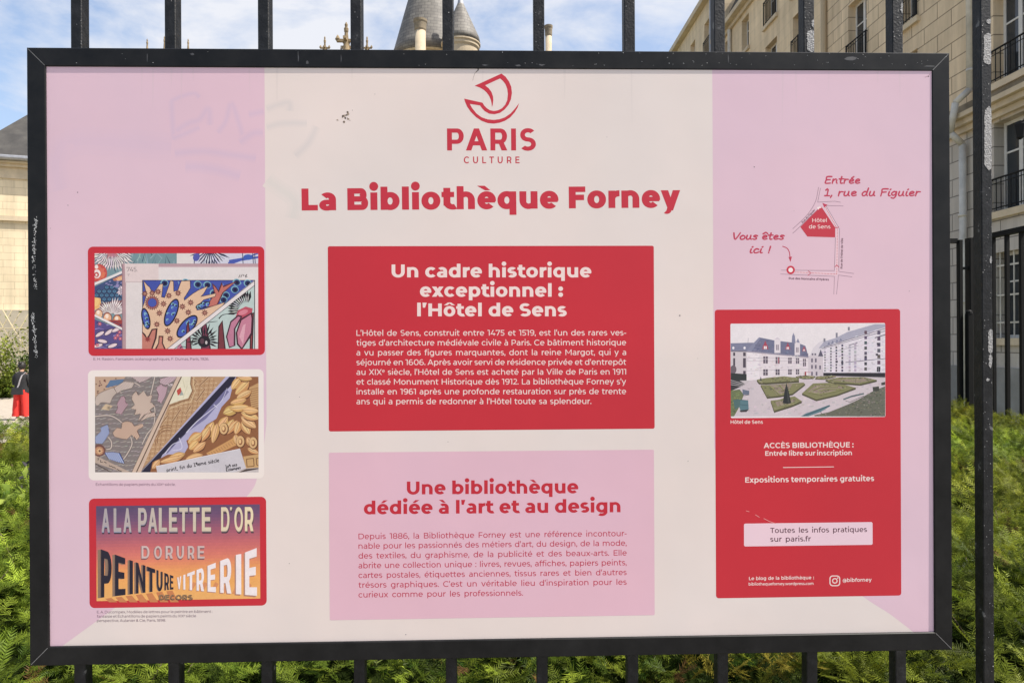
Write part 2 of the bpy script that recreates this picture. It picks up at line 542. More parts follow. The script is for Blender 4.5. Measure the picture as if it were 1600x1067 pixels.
def print_mat(name, rough=0.42, spec=0.28, grain=0.0):
    m, nt, b = mat_new(name)
    a = nt.nodes.new('ShaderNodeAttribute'); a.attribute_name = 'print'
    tc = nt.nodes.new('ShaderNodeTexCoord')
    n = nt.nodes.new('ShaderNodeTexNoise'); n.inputs['Scale'].default_value = 5.0; n.inputs['Detail'].default_value = 7
    mp = nt.nodes.new('ShaderNodeMapRange'); mp.inputs['From Min'].default_value = 0.25; mp.inputs['From Max'].default_value = 0.75
    mp.inputs['To Min'].default_value = 0.955; mp.inputs['To Max'].default_value = 1.03
    tn = nt.nodes.new('ShaderNodeMix'); tn.data_type = 'RGBA'; tn.blend_type = 'MULTIPLY'; tn.inputs['Factor'].default_value = 1.0; tn.inputs['B'].default_value = (0.885,0.84,0.81,1)   # even tint on all print, balancing the bluish sky light
    mx = nt.nodes.new('ShaderNodeMix'); mx.data_type = 'RGBA'; mx.blend_type = 'MULTIPLY'; mx.inputs['Factor'].default_value = 1.0
    nt.links.new(tc.outputs['Object'], n.inputs['Vector'])
    nt.links.new(n.outputs['Fac'], mp.inputs['Value'])
    nt.links.new(a.outputs['Color'], tn.inputs['A']); nt.links.new(tn.outputs['Result'], mx.inputs['A']); nt.links.new(mp.outputs['Result'], mx.inputs['B'])
    n3 = nt.nodes.new('ShaderNodeTexNoise'); n3.inputs['Scale'].default_value = 3.0; n3.inputs['Detail'].default_value = 3     # broad random blotches of a cooler tint
    r3 = nt.nodes.new('ShaderNodeValToRGB'); r3.color_ramp.elements[0].position = .40; r3.color_ramp.elements[1].position = .62
    r3.color_ramp.elements[0].color = (1,1,1,1); r3.color_ramp.elements[1].color = (.955,.985,1.0,1)
    m3 = nt.nodes.new('ShaderNodeMix'); m3.data_type = 'RGBA'; m3.blend_type = 'MULTIPLY'; m3.inputs['Factor'].default_value = 1.0
    nt.links.new(tc.outputs['Object'], n3.inputs['Vector']); nt.links.new(n3.outputs['Fac'], r3.inputs['Fac'])
    nt.links.new(mx.outputs['Result'], m3.inputs['A']); nt.links.new(r3.outputs['Color'], m3.inputs['B'])
    last = m3.outputs['Result']
    if grain:                     # the grain and mottling of a printed photograph
        for sc_, k in ((420.0, grain), (90.0, grain*.8)):
            n4 = nt.nodes.new('ShaderNodeTexNoise'); n4.inputs['Scale'].default_value = sc_; n4.inputs['Detail'].default_value = 4
            r4 = nt.nodes.new('ShaderNodeMapRange'); r4.inputs['From Min'].default_value = .32; r4.inputs['From Max'].default_value = .68; r4.inputs['To Min'].default_value = 1-k; r4.inputs['To Max'].default_value = 1+k*.6
            m4 = nt.nodes.new('ShaderNodeMix'); m4.data_type = 'RGBA'; m4.blend_type = 'MULTIPLY'; m4.inputs['Factor'].default_value = 1.0
            nt.links.new(tc.outputs['Object'], n4.inputs['Vector']); nt.links.new(n4.outputs['Fac'], r4.inputs['Value'])
            nt.links.new(last, m4.inputs['A']); nt.links.new(r4.outputs['Result'], m4.inputs['B']); last = m4.outputs['Result']
    nt.links.new(last, b.inputs['Base Color'])
    n2 = nt.nodes.new('ShaderNodeTexNoise'); n2.inputs['Scale'].default_value = 2.2; n2.inputs['Detail'].default_value = 4
    bp = nt.nodes.new('ShaderNodeBump'); bp.inputs['Strength'].default_value = 0.12; bp.inputs['Distance'].default_value = 0.02
    nt.links.new(tc.outputs['Object'], n2.inputs['Vector'])
    nt.links.new(n2.outputs['Fac'], bp.inputs['Height'])
    nt.links.new(bp.outputs['Normal'], b.inputs['Normal'])
    b.inputs['Roughness'].default_value = rough
    b.inputs['Specular IOR Level'].default_value = spec
    return m
M_PRINT = print_mat('printed_film')
M_PICT = print_mat('printed_picture', grain=.045)

CREAM, PINK, RED = (227,216,211), (221,191,205), (196,45,58)
INKRED, CREAMTXT, DARKTXT, HAND = (196,50,66), (236,216,212), (88,52,66), (190,62,88)

class Print:
    """one printed piece of the panel: flat coloured shapes, each laid over the one before"""
    def __init__(s, lay, step=0.34, crop=None, window=None, flat=True):
        s.v, s.f, s.c = [], [], []
        s.flat = flat; s.mute = 0.0
        s.lay, s.step = lay, 0.0
        s.lay0 = lay
        s.crop = crop                         # (x0, y0, scale): coordinates read off an enlargement
        s.win = window
    def P(s, x, y):
        if s.crop: return s.crop[0]+x/s.crop[2], s.crop[1]+y/s.crop[2]
        return x, y
    def poly(s, pts, col, up=True):
        if s.win: pts = clip(pts, s.win)
        if len(pts) < 3: return
        b = len(s.v)
        for x, y in pts: s.v.append(SP(*s.P(x, y), s.lay))
        s.f.append(tuple(range(b, b+len(pts)))); s.c.append(s2l(col))
        if up: s.lay += s.step
    def up(s): s.lay += s.step
    def rect(s, x0, y0, x1, y1, col, up=True): s.poly([(x0,y0),(x1,y0),(x1,y1),(x0,y1)], col, up)
    def wrect(s, tl, br, r, col):
        """upright rectangle with rounded corners, given by two corners in the photo and a radius in metres"""
        a, d = SP(*s.P(*tl)), SP(*s.P(*br))
        x0, x1, z0, z1 = a.x, d.x, d.z, a.z
        b = len(s.v); n = 0
        for cx, cz, t0 in ((x1-r,z1-r,0),(x0+r,z1-r,90),(x0+r,z0+r,180),(x1-r,z0+r,270)):
            for k in range(7):
                t = R(t0+15*k)
                s.v.append(on_panel(cx+r*math.cos(t), cz+r*math.sin(t), s.lay)); n += 1
        s.f.append(tuple(range(b, b+n))); s.c.append(s2l(col)); s.up()
    def ell(s, cx, cy, rx, ry, col, rot=0, n=20, up=True):
        c, q = math.cos(R(rot)), math.sin(R(rot))
        s.poly([(cx+rx*math.cos(t)*c-ry*math.sin(t)*q, cy+rx*math.cos(t)*q+ry*math.sin(t)*c) for t in [2*math.pi*i/n for i in range(n)]], col, up)
    def star(s, cx, cy, r0, r1, n, col, rot=0):
        s.poly([(cx+(r1 if i % 2 else r0)*math.cos(rot+math.pi*i/n), cy+(r1 if i % 2 else r0)*math.sin(rot+math.pi*i/n)) for i in range(2*n)], col)
    def line(s, pts, w, col, w1=None, up=True):
        """a pen stroke of width w (tapering to w1)"""
        n = len(pts)
        if n < 2: return
        l, r = [], []
        for i in range(n):
            a = pts[max(0, i-1)]; b = pts[min(n-1, i+1)]
            dx, dy = b[0]-a[0], b[1]-a[1]
            k = math.hypot(dx, dy) or 1
            ww = w if w1 is None else w+(w1-w)*i/(n-1)
            l.append((pts[i][0]-dy/k*ww/2, pts[i][1]+dx/k*ww/2)); r.append((pts[i][0]+dy/k*ww/2, pts[i][1]-dx/k*ww/2))
        s.merged([[l[i], l[i+1], r[i+1], r[i]] for i in range(n-1)], col, up)
    def merged(s, polys, col, up=True):
        """overlapping outlines of one colour become one sheet"""
        if s.win: polys = [q for q in (clip(q, s.win) for q in polys) if len(q) > 2]
        vs, fs = union(polys)
        b = len(s.v)
        s.v += [SP(*s.P(x, y), s.lay) for x, y in vs]
        s.f += [tuple(i+b for i in f) for f in fs]
        s.c += [s2l(col)]*len(fs)
        if up: s.up()
    @staticmethod
    def stroke(pts, w, w1=None):
        n = len(pts); l, r = [], []
        for i in range(n):
            a = pts[max(0, i-1)]; b = pts[min(n-1, i+1)]
            dx, dy = b[0]-a[0], b[1]-a[1]
            k = math.hypot(dx, dy) or 1
            ww = w if w1 is None else w+(w1-w)*i/(n-1)
            l.append((pts[i][0]-dy/k*ww/2, pts[i][1]+dx/k*ww/2)); r.append((pts[i][0]+dy/k*ww/2, pts[i][1]-dx/k*ww/2))
        return [[l[i], l[i+1], r[i+1], r[i]] for i in range(n-1)]
    @staticmethod
    def dot(cx, cy, r, n=8): return [(cx+r*math.cos(2*math.pi*i/n), cy+r*math.sin(2*math.pi*i/n)) for i in range(n)]
    def strokes(s, many, w, col, w1=None):
        q = []
        for pts in many: q += s.stroke(pts, w, w1)
        s.merged(q, col)
    def curve(s, pts, w, col, w1=None, n=10): s.line(spline(pts, n), w, col, w1)
    def text(s, txt, pl, pr, size, v, h, col, mode='space', cond=1.0):
        """one line of lettering from pl to pr (both on its baseline); size is the em in photo pixels"""
        a, b = SP(*s.P(*pl)), SP(*s.P(*pr))
        W = math.hypot(b.x-a.x, b.z-a.z)
        ux, uz = (b.x-a.x)/W, (b.z-a.z)/W
        k = size*0.000999/1000
        items, x = [], 0.0
        sup = False
        for ch in txt:
            if ch == '^': sup = True; continue
            g = glyph(ch, v, h)
            items.append((ch, g, sup)); sup = False
        adv = [g[2]*(0.6 if q else 1) for _, g, q in items]
        lsb = min(p[0] for p in items[0][1][0]); last = items[-1][1]; rsb = last[2]-max(p[0] for p in last[0])
        nat = (sum(adv)-lsb-rsb)*k
        ns = sum(1 for i in items if i[0] == ' '); sx = 1.0; extra = 0.0; tr = 0.0
        if mode == 'space' and ns:
            extra = (W-nat)/ns/k
            if extra < -90:  extra = -90
            if extra > 190:  extra = 190
            sx = W/(nat+extra*ns*k)
        elif mode == 'track': sx = cond; tr = (W-nat*cond)/(len(items)-1)/k/cond
        else: sx = W/nat
        x = -lsb
        for (ch, g, q), ad in zip(items, adv):
            m, dy = (0.6, 300) if q else (1, 0)
            bb = len(s.v)
            for px_, py_ in g[0]:
                lx, ly = (x+px_*m)*k*sx, (py_*m+dy)*k
                s.v.append(on_panel(a.x+ux*lx-uz*ly, a.z+uz*lx+ux*ly, s.lay))
            for f in g[1]: s.f.append(tuple(i+bb for i in f)); s.c.append(s2l(col))
            x += ad+tr+(extra if ch == ' ' else 0)
    def warp(s, ch, quad, v, h, col, bbox=None):
        """one capital stretched into the quad tl, tr, br, bl"""
        g = glyph(ch, v, h)
        xs = [p[0] for p in g[0]]; x0, x1 = min(xs), max(xs); y1 = max(CAPH, max(p[1] for p in g[0]) if ch != "'" else ASC)
        bb = len(s.v)
        tl, tr, br, bl = quad
        for x, y in g[0]:
            u = (x-x0)/(x1-x0); w = y/y1
            X = (bl[0]*(1-u)+br[0]*u)*(1-w)+(tl[0]*(1-u)+tr[0]*u)*w
            Y = (bl[1]*(1-u)+br[1]*u)*(1-w)+(tl[1]*(1-u)+tr[1]*u)*w
            s.v.append(SP(*s.P(X, Y), s.lay))
        for f in g[1]: s.f.append(tuple(i+bb for i in f)); s.c.append(s2l(col))
    def build(s, name, parent, mat=None):
        """where shapes overlap only the topmost is kept, so a print is a single flat sheet"""
        fs = []
        for f in s.f:
            a = 0.0
            for i in range(len(f)):
                p, q = s.v[f[i]], s.v[f[(i+1) % len(f)]]
                a += p.x*q.z-q.x*p.z
            fs.append(list(f) if a > 0 else list(reversed(f)))
        v, c = s.v, s.c
        if s.mute: c = [tuple(q*(1-s.mute)+(.3*a[0]+.55*a[1]+.15*a[2])*s.mute for q in a) for a in c]
        if s.flat and len(fs) > 1:
            K = 1000.0
            ed = [(f[i], f[(i+1) % len(f)]) for f in fs for i in range(len(f))]
            P2 = np.array([(p.x*K, p.z*K) for p in v])
            r = delaunay_2d_cdt([Vector(q) for q in P2], ed, [], 0, 1e-4)
            ov = np.array([(p.x, p.y) for p in r[0]]); of = np.array([tuple(f) for f in r[2]])
            cen = ov[of].mean(axis=1)
            top = np.full(len(of), -1)
            for k, f in enumerate(fs):                       # later shapes paint over earlier ones
                q = P2[f]
                lo, hi = q.min(0), q.max(0)
                ix = np.nonzero((cen[:,0] >= lo[0])&(cen[:,0] <= hi[0])&(cen[:,1] >= lo[1])&(cen[:,1] <= hi[1]))[0]
                if not len(ix): continue
                x, y = cen[ix,0], cen[ix,1]; ins = np.zeros(len(ix), bool)
                for i in range(len(q)):
                    (xa, ya), (xb, yb) = q[i-1], q[i]
                    if ya == yb: continue
                    ins ^= ((ya > y) != (yb > y)) & (x < xa+(xb-xa)*(y-ya)/(yb-ya))
                top[ix[ins]] = k
            v = [on_panel(x/K, y/K, s.lay0) for x, y in ov]
            ok = top >= 0
            fs = [tuple(int(i) for i in f) for f in of[ok]]; c = [c[k] for k in top[ok]]
        return mesh_obj(name, v, fs, mat or M_PRINT, parent, colors=c)

def clip(pts, w):
    for ax, lim, sg in ((0,w[0],1),(0,w[2],-1),(1,w[1],1),(1,w[3],-1)):
        out = []
        for i in range(len(pts)):
            a, b = pts[i-1], pts[i]
            da, db = (a[ax]-lim)*sg, (b[ax]-lim)*sg
            if (da >= 0) != (db >= 0):
                t = da/(da-db); out.append((a[0]+(b[0]-a[0])*t, a[1]+(b[1]-a[1])*t))
            if db >= 0: out.append(b)
        pts = out
        if not pts: break
    return pts

def spline(pts, n=8):
    out = []
    for i in range(len(pts)-1):
        p0, p1, p2, p3 = pts[max(0,i-1)], pts[i], pts[i+1], pts[min(len(pts)-1,i+2)]
        for k in range(n):
            t = k/n
            out.append(tuple(0.5*(2*p1[j]+(p2[j]-p0[j])*t+(2*p0[j]-5*p1[j]+4*p2[j]-p3[j])*t*t+(3*p1[j]-p0[j]-3*p2[j]+p3[j])*t**3) for j in (0,1)))
    return out+[tuple(pts[-1])]

board = empty('information_board', ((BX0+BX1)/2, YF, BZ0), 'wide pink and cream library information board in a black steel frame on the railings', 'sign')

# frame: four mitred square tubes with eased edges
m_frame, nt, bs = mat_new('black_frame_paint')
bs.inputs['Specular IOR Level'].default_value = 0.2
tc = nt.nodes.new('ShaderNodeTexCoord')
n1 = nt.nodes.new('ShaderNodeTexNoise'); n1.inputs['Scale'].default_value = 14; n1.inputs['Detail'].default_value = 9; n1.inputs['Roughness'].default_value = 0.7
r1 = nt.nodes.new('ShaderNodeValToRGB')
r1.color_ramp.elements[0].position = 0.38; r1.color_ramp.elements[0].color = (0.0045,0.0045,0.0048,1)
r1.color_ramp.elements[1].position = 0.74; r1.color_ramp.elements[1].color = (0.014,0.0135,0.0135,1)
e = r1.color_ramp.elements.new(0.80); e.color = (0.045,0.044,0.042,1)
nt.links.new(tc.outputs['Object'], n1.inputs['Vector']); nt.links.new(n1.outputs['Fac'], r1.inputs['Fac']); nt.links.new(r1.outputs['Color'], bs.inputs['Base Color'])
r2 = nt.nodes.new('ShaderNodeMapRange'); r2.inputs['To Min'].default_value = 0.30; r2.inputs['To Max'].default_value = 0.55
nt.links.new(n1.outputs['Fac'], r2.inputs['Value']); nt.links.new(r2.outputs['Result'], bs.inputs['Roughness'])

def frame_bar(a0, a1, horizontal, outer, sgn):
    """tube from a0 to a1 along x or z; outer edge at 'outer', the inside lies sgn*FW further; ends mitred"""
    b = 0.0012; D = 0.030
    prof = [(0,b),(b,0),(FW-b,0),(FW,b),(FW,D-b),(FW-b,D),(b,D),(0,D-b)]
    vs = []
    for end, es in ((a0, 1), (a1, -1)):
        for w, d in prof:
            al = end+es*w; ac = outer+sgn*w
            vs.append((al, YF+d, ac) if horizontal else (ac, YF+d, al))
    n = 8
    fs = [(i,(i+1)%n,n+(i+1)%n,n+i) for i in range(n)]+[tuple(range(n)), tuple(range(2*n-1,n-1,-1))]
    return vs, fs
fr = MB()
for spec in ((BX0,BX1,True,BZ1,-1),(BX0,BX1,True,BZ0,1),(BZ0,BZ1,False,BX0,1),(BZ0,BZ1,False,BX1,-1)):
    fr.add(*frame_bar(*spec))
frame = fr.build('frame', m_frame, board)
bm = bmesh.new(); bm.from_mesh(frame.data); bmesh.ops.recalc_face_normals(bm, faces=bm.faces); bm.to_mesh(frame.data); bm.free()
m_seam = simple('worn_edge_metal', (0.16,0.155,0.15), 0.5, var=0.5, scale=40)
for (x, z, sx, sz) in ((BX0,BZ1,1,-1),(BX1,BZ1,-1,-1),(BX0,BZ0,1,1),(BX1,BZ0,-1,1)):
    q = 0.0003; a = 0.0022; c = FW-0.0012
    mesh_obj('mitre_seam', [(x+sx*a-q*sx,YF-0.00012,z+sz*a+q*sz),(x+sx*a+q*sx,YF-0.00012,z+sz*a-q*sz),(x+sx*c+q*sx,YF-0.00012,z+sz*c-q*sz),(x+sx*c-q*sx,YF-0.00012,z+sz*c+q*sz)],
             [(0,1,2,3) if sx*sz < 0 else (3,2,1,0)], m_seam, frame)
# bare scraped paint on the left upright and flecks along the top bar
m_scrape = simple('scraped_white_metal', (0.55,0.55,0.54), 0.6, var=0.3, scale=90)
def fleck(x, z, w, h, n=7):
    pts = []
    for i in range(n):
        t = 2*math.pi*i/n
        k = random.uniform(0.55, 1.2)
        pts.append((x+w*k*math.cos(t), YF-0.00015, z+h*k*math.sin(t)))
    return pts
scr = MB()
for (pts, dens, w) in ((((56,342),(54,380),(52,410),(56,450)), 130, 1.9),(((51,492),(53,515),(55,540),(57,556)), 120, 1.6)):
    sp = spline(list(pts), 40)
    for k in range(dens):
        i = int(random.random()**1.1*len(sp)*0.999)
        x, y = sp[i]
        p = at(x+random.gauss(0, w*0.75), y+random.gauss(0, 2), YF)
        f = fleck(p.x, p.z, random.uniform(0.0003,0.0008), random.uniform(0.0004,0.0016))
        scr.add(f, [tuple(range(len(f)))])
for k in range(70):
    x = random.choice((random.uniform(600,1480), random.uniform(1040,1480), random.uniform(100,1480)))
    p = at(x, random.choice((random.uniform(82,104), random.gauss(84,2), random.gauss(101,2))), YF)
    if p.z > BZ1-0.002 or p.z < BZ1-FW+0.002: continue
    f = fleck(p.x, p.z, random.uniform(0.0002,0.0007), random.uniform(0.0002,0.0006)); scr.add(f, [tuple(range(len(f)))])
tag(scr.build('paint_scrape', m_scrape, frame), kind='stuff')
smear = MB()
m_smear = simple('dusty_smear', (0.05,0.05,0.053), 0.65, var=0.3, scale=60)
for x, y, w, h in ((230,90,0.8,8),(466,90,1.0,10),(533,92,0.9,9),(480,98,2.6,2.5),(846,102,5,1.6),(810,103,6,1.5),(1138,92,0.8,8),(1330,92,14,3.2),(1452,104,9,1.1),(757,102,5,1.5),(300,85,3,2)):
    p = at(x, y, YF); f = [(a, b+0.00008, c) for a, b, c in fleck(p.x, p.z, w*0.001, h*0.001, 9)]
    smear.add(f, [tuple(range(len(f)))])
smear.build('dust_smear', m_smear, frame)

# the panel itself, then its printed grounds
pn = Print(0, flat=False)
I = 0.004
x0, x1, z0, z1 = BX0+FW-I, BX1-FW+I, BZ0+FW-I, BZ1-FW+I
pb = MB()
c4 = [on_panel(x0,z0,-2),on_panel(x1,z0,-2),on_panel(x1,z1,-2),on_panel(x0,z1,-2)]
c4 += [v+Vector((0,0.006,0)) for v in c4]
pb.add(c4, [(0,1,2,3),(7,6,5,4),(4,5,1,0),(5,6,2,1),(6,7,3,2),(7,4,0,3)])
m_panel = simple('panel_board', s2l(CREAM), 0.42, var=0.03, scale=5, spec=0.28)
panel = pb.build('panel', m_panel, board)
pn.v = [on_panel(x0,z0,0),on_panel(x1,z0,0),on_panel(x1,z1,0),on_panel(x0,z1,0)]; pn.f = [(0,1,2,3)]; pn.c = [s2l(CREAM)]
pn.lay = 1
L0 = SP(414.6, 300).x; L1 = SP(1113.5, 300).x
def pg(pts, col):
    b = len(pn.v); pn.v += pts; pn.f.append(tuple(range(b, b+len(pts)))); pn.c.append(s2l(col))
pg([on_panel(x0,z1,1), on_panel(x0,z0,1)]+[SP(x,y,1) for x,y in spline([(90,1014),(142.4,976),(200,934),(300,858),(385,776),(403,742),(412,700)],6)]+[on_panel(L0,SP(414,660).z,1), on_panel(L0,z1,1)], PINK)
pg([on_panel(L1,z1,1), on_panel(L1,SP(1113,640).z,1)]+[SP(x,y,1) for x,y in spline([(1116,700),(1150,760),(1240,850),(1348,931),(1390,958.5),(1430,989)],6)]+[on_panel(x1,z0,1), on_panel(x1,z1,1)], PINK)
pn.build('printed_ground', panel)

# what is left of a cleaned-off scrawl, pocks and hairline cracks
gh = Print(2)
def mixc(a, b, t): return tuple(a[i]+(b[i]-a[i])*t for i in range(3))
LAV = (203,182,207); GRY = (205,200,200)
GO = lambda L: [(70+x/3.636, 105+y/3.636) for x, y in L]
for pts, w, bg, tn, g in (([(60,480),(200,425),(420,432),(720,455)],24,PINK,LAV,.5),([(110,420),(60,560),(90,700)],20,PINK,LAV,.5),
        ([(715,200),(770,172),(850,152),(880,175)],5,PINK,LAV,1),([(722,195),(726,300),(735,415)],6,PINK,LAV,1),([(750,365),(820,320),(880,300),(930,240),(940,330)],7,PINK,LAV,1),([(735,405),(800,380),(880,345)],6,PINK,LAV,1),
        ([(985,375),(1030,310),(1062,210),(1110,340),(1135,440)],6,PINK,LAV,1),([(1110,430),(1180,380),(1240,375)],8,PINK,LAV,1),([(740,492),(900,480),(1060,500),(1200,520)],8,PINK,LAV,1),([(800,568),(900,572),(1000,590),(1110,622)],11,PINK,LAV,1),
        ([(1160,272),(1245,255)],7,PINK,LAV,1),([(1262,240),(1330,215),(1390,205),(1392,250)],7,CREAM,GRY,1),([(1262,345),(1350,322),(1490,322)],7,CREAM,GRY,1),([(1545,340),(1500,430),(1425,505)],8,CREAM,GRY,1),([(1265,640),(1330,690),(1420,760),(1410,860)],14,CREAM,(206,206,200),.8)):
    sp = spline(GO(pts), 8)
    for kk, tt in ((1.8,.14),(1.15,.27),(.55,.42)): gh.line(sp, w*kk, mixc(bg, tn, tt*g))
for k in range(16):          # faint runs of dirty rain
    x = random.uniform(80,1450); y = 107; bg = PINK if x < 412 or x > 1116 else CREAM
    gh.line([(x,y),(x+random.uniform(-1,1),y+random.uniform(20,90))], random.uniform(1.5,5), mixc(bg,(190,182,180),.13), .4)
gh.build('scrawl_ghost', panel)
mk = Print(7)
for k in range(16):
    x, y = random.gauss(540,5), random.gauss(186,5)
    r = random.uniform(0.6,2.3)
    mk.poly([(x+r*random.uniform(.5,1.3)*math.cos(t), y+r*random.uniform(.5,1.3)*math.sin(t)) for t in (0,.9,1.9,2.8,3.9,5.1)], random.choice(((92,78,66),(120,104,88),(70,58,50),(160,146,130))))
for x, y, r in ((121.6,301,1.0),(106.5,321,.8),(1178,261.5,1.0),(634,991,.8),(1062,493,1.2),(1449.5,120.5,1.2),(551,173,.6),(586,148,.6),(79,357,.6),(948,215,.5),(1330,300,.4),(1240,330,.4),(700,690,.6),(1075,720,.7),(468,620,.6),(452,880,.7),(1090,560,.5),(1420,455,.6)):
    mk.ell(x, y, r, r*.9, (110,100,104), n=8)
mk.line([(747.5,106),(746,111),(742,115.5),(740,121),(738.5,127)], 0.9, (140,128,120), 0.3)
mk.line([(746,107),(748,110),(744,114)], 2.2, (105,96,92), 0.6)
mk.line([(1444,122),(1449.5,119.5),(1456,112)], 0.8, (180,140,150), 0.4)
for a, b in (((250,525),(270,530)),((305,548),(330,563)),((355,570),(388,587)),((388,587),(425,600))):
    mk.line([(1100+a[0]/3.812,660+a[1]/3.812),(1100+b[0]/3.812,660+b[1]/3.812)], 0.9, (226,150,150))
mk.build('surface_marks', panel)

# emblem and its two words
em = Print(3, 1, crop=(660,100,6.277))
em.poly([(513,220),(775,100),(815,130),(850,178),(872,232),(878,292),(868,352),(845,405),(805,453),(760,485),(705,498),(655,492),(612,468),(585,440),(566,412),(465,397),(490,440),(530,490),(580,527),(640,548),(700,553),(755,547),(810,528),(865,490),(910,440),(948,390),(935,430),(905,480),(860,530),(810,562),(760,580),(700,590),(640,584),(580,562),(525,525),(475,475),(440,425),(420,380),(410,345),(590,385),(605,410),(630,437),(660,457),(700,466),(740,460),(780,440),(812,405),(832,360),(838,300),(832,250),(815,205),(790,172),(762,148),(615,215),(650,243),(678,280),(693,325),(696,360),(690,405),(682,428),(680,400),(672,360),(655,320),(630,285),(600,258),(560,235)], INKRED)
em.text('PARIS', (243,852), (1113,852), 34.3/.7, 178, 134, INKRED, 'track', .88)
em.text('CULTURE', (407,977), (953,977), 10.4/.7, 142, 112, INKRED, 'track', .82)
em.build('emblem', panel)
ti = Print(3, 1, flat=False)
ti.text('La Bibliothèque Forney', (471.6,329.3), (1062.8,324.6), 48.6, 228, 176, INKRED, 'scale')
ti.build('title_lettering', panel)

def box_part(name, tl, br, r, col, lay=3):
    p = Print(lay, 1); p.wrect(tl, br, r, col)
    return p.build(name, board), lay+1.5

def lines(name, parent, rows, size, v, h, col, lay, mode='space', crop=None):
    p = Print(lay, 1, crop=crop, flat=False)
    for r in rows:
        p.text(r[0], (r[1], r[3]), (r[2], r[4] if len(r) > 4 else r[3]), r[5] if len(r) > 5 else size, v, h, col, mode)
    return p.build(name, parent)

rb, ly = box_part('red_text_box', (512.3,385), (1022.8,669.5), 0.003, RED)
lines('heading', rb, (('Un cadre historique',612,923.9,433.5),('exceptionnel :',656.3,879.7,463.7),('l’Hôtel de Sens',651.9,885.4,494.2)), 28.6, 188, 150, CREAMTXT, ly, 'scale')
K4 = (500,380,2.963)
def para(rows, x0, x1, ys, xl, yo=0):
    out = []
    for i, (t, y) in enumerate(zip(rows, ys)):
        out.append((t, x0, xl if i == len(rows)-1 else x1, y, y+yo*(((xl if i == len(rows)-1 else x1)-x0)/(x1-x0))))
    return out
lines('paragraph', rb, para(('L’Hôtel de Sens, construit entre 1475 et 1519, est l’un des rares ves-','tiges d’architecture médiévale civile à Paris. Ce bâtiment historique','a vu passer des figures marquantes, dont la reine Margot, qui y a','séjourné en 1606. Après avoir servi de résidence privée et d’entrepôt','au XIX^e siècle, l’Hôtel de Sens est acheté par la Ville de Paris en 1911','et classé Monument Historique dès 1912. La bibliothèque Forney s’y','installe en 1961 après une profonde restauration sur près de trente','ans qui a permis de redonner à l’Hôtel toute sa splendeur.'),
      557, 978.2, (524.6,539.9,555.2,570.4,585.6,600.8,616.1,631.4), 923.9, -0.6), 12.55, 104, 92, CREAMTXT, ly)
pbx, ly = box_part('pink_text_box', (513.8,707), (1023,960.5), 0.002, (223,184,199))
lines('heading', pbx, (('Une bibliothèque',635.7,903.6,772.2,770.2),('dédiée à l’art et au design',568.5,969.5,803.2,799.8)), 28.8, 188, 150, (192,42,58), ly, 'scale')
lines('paragraph', pbx, para(('Depuis 1886, la Bibliothèque Forney est une référence incontour-','nable pour les passionnés des métiers d’art, du design, de la mode,','des textiles, du graphisme, de la publicité et des beaux-arts. Elle','abrite une collection unique : livres, revues, affiches, papiers peints,','cartes postales, étiquettes anciennes, tissus rares et bien d’autres','trésors graphiques. C’est un véritable lieu d’inspiration pour les','curieux comme pour les professionnels.'),
      560.1, 979.2, (842,857,872.3,887.5,902.7,917.9,933.1), 817.2, -4.9), 12.45, 102, 92, (188,58,82), ly)

# three picture cards down the left
def card(tl, br, r, col): return box_part('picture_card', tl, br, r, col)
c1, ly1 = card((137.4,385.6), (414,554.6), 0.008, RED)
c2, ly2 = card((137.4,578.4), (412.8,747.4), 0.008, (236,227,221))
c3, ly3 = card((138.6,778.8), (416.6,945.6), 0.008, RED)
c1['label'] = 'red card with a sea creature pattern sheet'
c2['label'] = 'cream card with old wallpaper samples'
c3['label'] = 'red card with shaded sign painter lettering'
GREYTXT = (112,84,98)
lines('caption', board, (('E. H. Raskin, Fantaisies océanographiques, F. Dumas, Paris, 1926.',146,326.6,562.8),), 5.7, 92, 84, GREYTXT, 3)
lines('caption', board, (('Échantillons de papiers peints du XIX^e siècle.',149.4,274,758.6),), 5.7, 92, 84, GREYTXT, 3)
lines('caption', board, (('E. A. Ducompex, Modèles de lettres pour le peintre en bâtiment :',151,331.6,958,957),('fantaisie et Échantillons de papiers peints du XIX^e siècle',151,306,964.7,963.9),('perspective, Aulanier & Cie, Paris, 1898.',151,258.7,971.4,970.8)), 5.7, 92, 84, GREYTXT, 3)

# visitor box on the right
vb, ly = box_part('red_visitor_box', (1116.5,484), (1408.2,929.8), 0.0045, RED)
K2 = (1100,660,3.812)
lines('photo_caption', vb, (('Hôtel de Sens',1141.3,1191.8,661.7),), 7.7, 140, 118, CREAMTXT, ly, 'scale')
p = Print(ly, 1, crop=K2)
p.text('ACCÈS BIBLIOTHÈQUE :', (355,152), (890,147), 11.9, 150, 126, CREAMTXT)
p.text('Entrée libre sur inscription', (364,197), (880,193), 10.5, 150, 126, CREAMTXT)
p.line([(470,267),(773,263)], 4.0, CREAMTXT)
p.text('Expositions temporaires gratuites', (245,357), (1012,347), 12.0, 152, 126, CREAMTXT)
p.build('access_lettering', vb)
p = Print(ly, 1, crop=K2)
p.text('Le blog de la bibliothèque :', (268,937), (655,931), 7.45, 140, 118, CREAMTXT)
p.text('bibliothequeforney.wordpress.com', (266,969), (652,965), 6.3, 134, 112, CREAMTXT)
p.build('blog_lettering', vb)
p = Print(ly, 1, crop=K2)
p.text('@bibforney', (826,948), (998,945), 8.2, 140, 118, CREAMTXT, 'scale')
